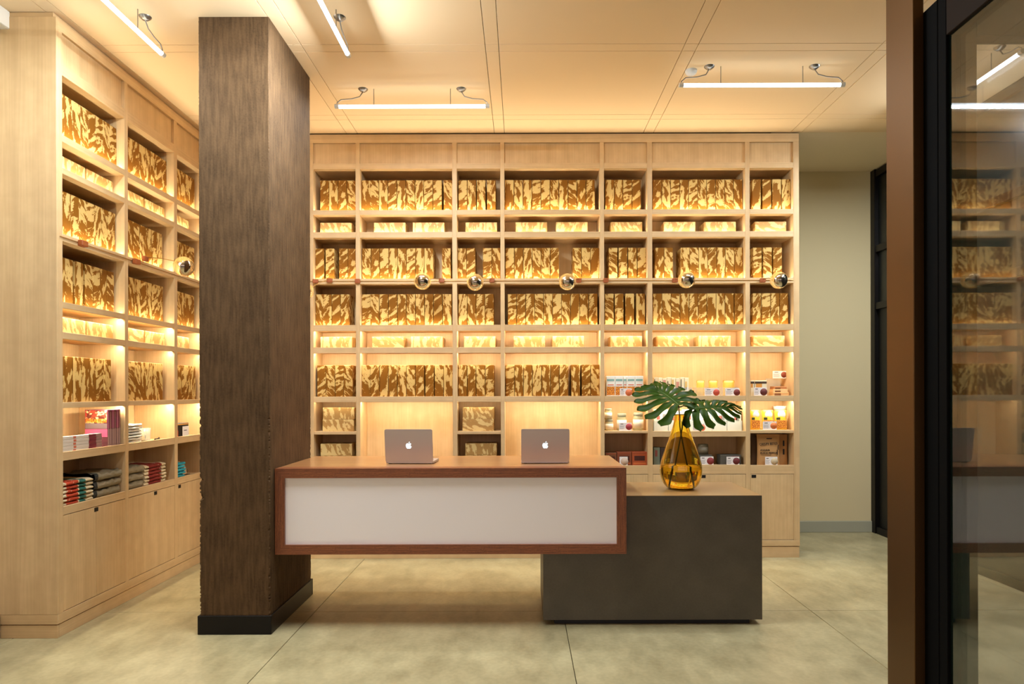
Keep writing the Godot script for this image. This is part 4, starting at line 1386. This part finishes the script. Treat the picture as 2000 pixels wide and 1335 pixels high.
func left_goods() -> void:
	var y7: float = left_rows[6][0] - LIP
	var y8: float = left_rows[7][0] - LIP
	# books: a row of copies standing at the back, the first with its cover to the room, and a lying pile in front
	var pink := paint(Color(0.93, 0.36, 0.52), 0.4)
	var plum := paint(Color(0.36, 0.18, 0.24), 0.4)
	for k in 6:
		var o := left_thing("book", "standing cookbook copy, %s behind the displayed front cover, left shelving" % ORD[k - 1] if k > 0 else "cookbook with pink band and orange title facing along the shelf, left shelving", "book", "standing cookbooks", 4.553 + k * 0.0246, y7, 0.016 + 0.001 * (k % 2))
		obj("cover", box_mesh(Vector3(0, 0, -0.152), Vector3(0.0236, 0.25, 0.0), 0.0015), plum, o)
		obj("spine_band", box_mesh(Vector3(0.0008, 0.125, -0.01), Vector3(0.0228, 0.248, 0.0005)), paint([Color(0.62, 0.22, 0.42), Color(0.42, 0.10, 0.20)][k % 2], 0.4), o)
		obj("spine_print", box_mesh(Vector3(0.0008, 0.006, -0.01), Vector3(0.0228, 0.12, 0.0004)), paint(Color(0.60, 0.47, 0.46), 0.4), o)
		obj("spine_line", box_mesh(Vector3(0.009, 0.02, -0.01), Vector3(0.0135, 0.235, 0.0008)), paint(Color(0.80, 0.66, 0.62), 0.4), o)
		if k == 0:
			obj("cover_picture", box_mesh(Vector3(-0.0006, 0.16, -0.148), Vector3(0.001, 0.246, -0.004)), cover_picture(), o)
			obj("grey_strip", box_mesh(Vector3(-0.0005, 0.124, -0.148), Vector3(0.001, 0.158, -0.004)), paint(Color(0.45, 0.39, 0.40)), o)
			obj("pink_band", box_mesh(Vector3(-0.001, 0.068, -0.15), Vector3(0.001, 0.12, -0.002)), pink, o)
			lettering("ASIAN-AMERICAN", 0.034, 0.138, paint(Color(0.98, 0.58, 0.08), 0.4), o, Vector3(-0.0012, 0.176, -0.076), 0.0, -PI / 2)
	for k in 5:
		var o := left_thing("book", "lying cookbook, %s of the pile before the displayed cover" % ["bottom one", "second from bottom", "middle one", "second from top", "top one"][k], "book", "lying cookbooks", 4.098 + 0.003 * (k % 2), y7 + k * 0.0198, 0.012)
		obj("cover", box_mesh(Vector3(0, 0, -0.03), Vector3(0.385, 0.019, 0.0), 0.0015), paint(Color(0.86, 0.80, 0.72)), o)
		obj("spine", box_mesh(Vector3(0.25, 0.0004, -0.02), Vector3(0.325, 0.0188, 0.0006)), paint(Color(0.47, 0.10, 0.20), 0.4), o)
		obj("spine_print", box_mesh(Vector3(0.327, 0.0004, -0.02), Vector3(0.384, 0.0188, 0.0004)), paint(Color(0.62, 0.48, 0.46), 0.4), o)
		obj("red_badge", box_mesh(Vector3(0.10, 0.003, -0.02), Vector3(0.125, 0.017, 0.0005)), paint(Color(0.80, 0.42, 0.30)), o)
	var wht := paint(Color(0.88, 0.86, 0.80), 0.9)
	pile("folded_shirt", "folded white shirt, %s of the white pile, left shelving", "shirt", "folded white shirts", 4.79, 0.20, y7, 0.0205, 0.22, 7, 0.03, wht, [], 3)
	cap("beige cap beside the white shirts, left shelving", 4.995, y7, 0.15, Color(0.80, 0.70, 0.55))
	var gl := left_thing("glass_tumbler", "clear tumbler standing before the beige cap, left shelving", "tumbler", "", 5.085, y7, 0.06)
	var gst := start()
	lathe(gst, [Vector2(0.0, 0.0), Vector2(0.034, 0.0), Vector2(0.042, 0.10), Vector2(0.040, 0.10), Vector2(0.033, 0.006), Vector2(0.0, 0.006)], Vector3.ZERO, 24)
	obj("glass", gst.commit(), M.acrylic, gl)
	var kn := left_thing("folded_strap", "black strap lying beside the tumbler, left shelving", "strap", "", 5.17, y7, 0.03)
	var kst := start()
	tube(kst, [Vector3(0, 0.008, 0), Vector3(0.04, 0.009, -0.004), Vector3(0.08, 0.012, -0.012), Vector3(0.11, 0.016, -0.03)], 0.008, 10, 0.005)
	obj("webbing", kst.commit(), M.black, kn)
	var bxo := left_thing("gift_box", "black box with orange corner, far bay of the left shelving", "box", "", 5.47, y7, 0.05)
	obj("body", box_mesh(Vector3(0, 0, -0.12), Vector3(0.26, 0.112, 0), 0.002), paint(Color(0.10, 0.08, 0.07), 0.4), bxo)
	obj("orange_corner", box_mesh(Vector3(0.002, 0.002, -0.02), Vector3(0.085, 0.055, 0.0008)), paint(Color(0.85, 0.30, 0.08)), bxo)
	obj("yellow_line", box_mesh(Vector3(0.002, 0.098, -0.02), Vector3(0.25, 0.106, 0.0006)), paint(Color(0.80, 0.55, 0.25)), bxo)
	var pc := left_thing("price_card", "price card leaning on the black and orange box", "card", "", 5.60, y7, 0.035)
	obj("sheet", box_mesh(Vector3(0, 0, -0.0015), Vector3(0.105, 0.085, 0), 0.0003), M.card, pc)
	obj("small_print", box_mesh(Vector3(0.02, 0.05, 0), Vector3(0.07, 0.056, 0.0004)), M.ink, pc)
	# lowest row
	var creamc := paint(Color(0.86, 0.78, 0.62), 0.9)
	pile("folded_shirt", "folded cream shirt with red and green bands, %s of its pile", "shirt", "folded banded shirts", 4.095, 0.31, y8, 0.0255, 0.26, 6, 0.02, creamc, [["red_print", 0.17, 0.52, paint(Color(0.74, 0.25, 0.11), 0.85)], ["green_print", 0.56, 0.76, paint(Color(0.16, 0.40, 0.34), 0.85)]], 13)
	var grey_c := paint(Color(0.56, 0.51, 0.40), 0.95)
	var dark_c := paint(Color(0.20, 0.19, 0.16), 0.95)
	pile("folded_hoodie", "folded grey hoodie, %s of the pile by the upright, near bay", "hoodie", "folded grey hoodies", 4.415, 0.295, y8, 0.058, 0.27, 3, 0.02, grey_c, [["dark_lining", 0.0, 0.12, dark_c]], 23)
	pile("folded_hoodie", "folded grey hoodie, %s of the pile in the middle bay", "hoodie", "folded grey hoodies", 4.775, 0.235, y8, 0.056, 0.27, 3, 0.03, grey_c, [], 29)
	pile("folded_shirt", "folded cream shirt with dark red print, %s of its pile", "shirt", "folded dark red printed shirts", 5.025, 0.30, y8, 0.026, 0.24, 6, 0.03, creamc, [["red_print", 0.2, 0.78, paint(Color(0.52, 0.13, 0.07), 0.85)]], 37)
	pile("folded_shirt", "folded turquoise shirt, %s of the turquoise pile", "shirt", "folded turquoise shirts", 5.46, 0.175, y8, 0.025, 0.22, 5, 0.03, paint(Color(0.16, 0.60, 0.66), 0.85), [], 43)
	cap("beige cap behind the turquoise shirts, left shelving", 5.63, y8, 0.15, Color(0.74, 0.62, 0.46))

func cap(label: String, along: float, y: float, back: float, c: Color) -> void:
	var o := left_thing("cap", label, "cap", "", along + 0.08, y, back)
	o.scale = Vector3(0.86, 0.86, 0.86)
	var g := []
	for i in 13:
		var t := PI / 2 * i / 12.0
		var row := []
		for k in 33:
			var a := TAU * k / 32.0
			var r := pow(cos(t), 0.8)
			row.append(Vector3(cos(a) * 0.088 * r, 0.012 + 0.125 * pow(sin(t), 0.9), sin(a) * 0.10 * r))
		g.append(row)
	var st := start()
	sheet(st, g, true)
	obj("crown", st.commit(), paint(c, 0.9), o)
	var brim := start()
	var b := []
	for i in 7:
		var row := []
		for k in 17:
			var a := lerpf(-1.2, 1.2, k / 16.0)
			var r := lerpf(0.085, 0.155, i / 6.0 * cos(a * 0.9))
			row.append(Vector3(cos(a) * r, 0.016 - 0.012 * i / 6.0 * cos(a) + 0.006 * cos(a * 2.0), sin(a) * r * 0.98))
		b.append(row)
	sheet(brim, b, true)
	var low := []
	for row in b:
		var r2 := []
		for p in row:
			r2.append(p - Vector3(0, 0.003, 0))
		low.append(r2)
	sheet(brim, low)
	obj("brim", brim.commit(), paint(c.darkened(0.1), 0.9), o)
	obj("strap", box_mesh(Vector3(0.06, 0.02, 0.055), Vector3(0.082, 0.05, 0.075), 0.002), M.black, o)

func cover_picture() -> Material:
	if M.has("cover"):
		return M.cover
	var n := 96
	var a := noise(0.06, 71, 3, 10.0)
	var b := noise(0.05, 72, 2)
	M.cover = textured(picture(n, func(i):
		var x: int = i % n
		var y: int = i / n
		var k := a.get_noise_2d(x, y)
		var q := b.get_noise_2d(x, y)
		var c := Color(0.35, 0.12, 0.10).lerp(Color(0.95, 0.80, 0.62), smoothstep(-0.15, 0.25, k))
		return c.lerp(Color(0.75, 0.22, 0.16), smoothstep(0.1, 0.3, q))), 4.4, 0.4)
	return M.cover
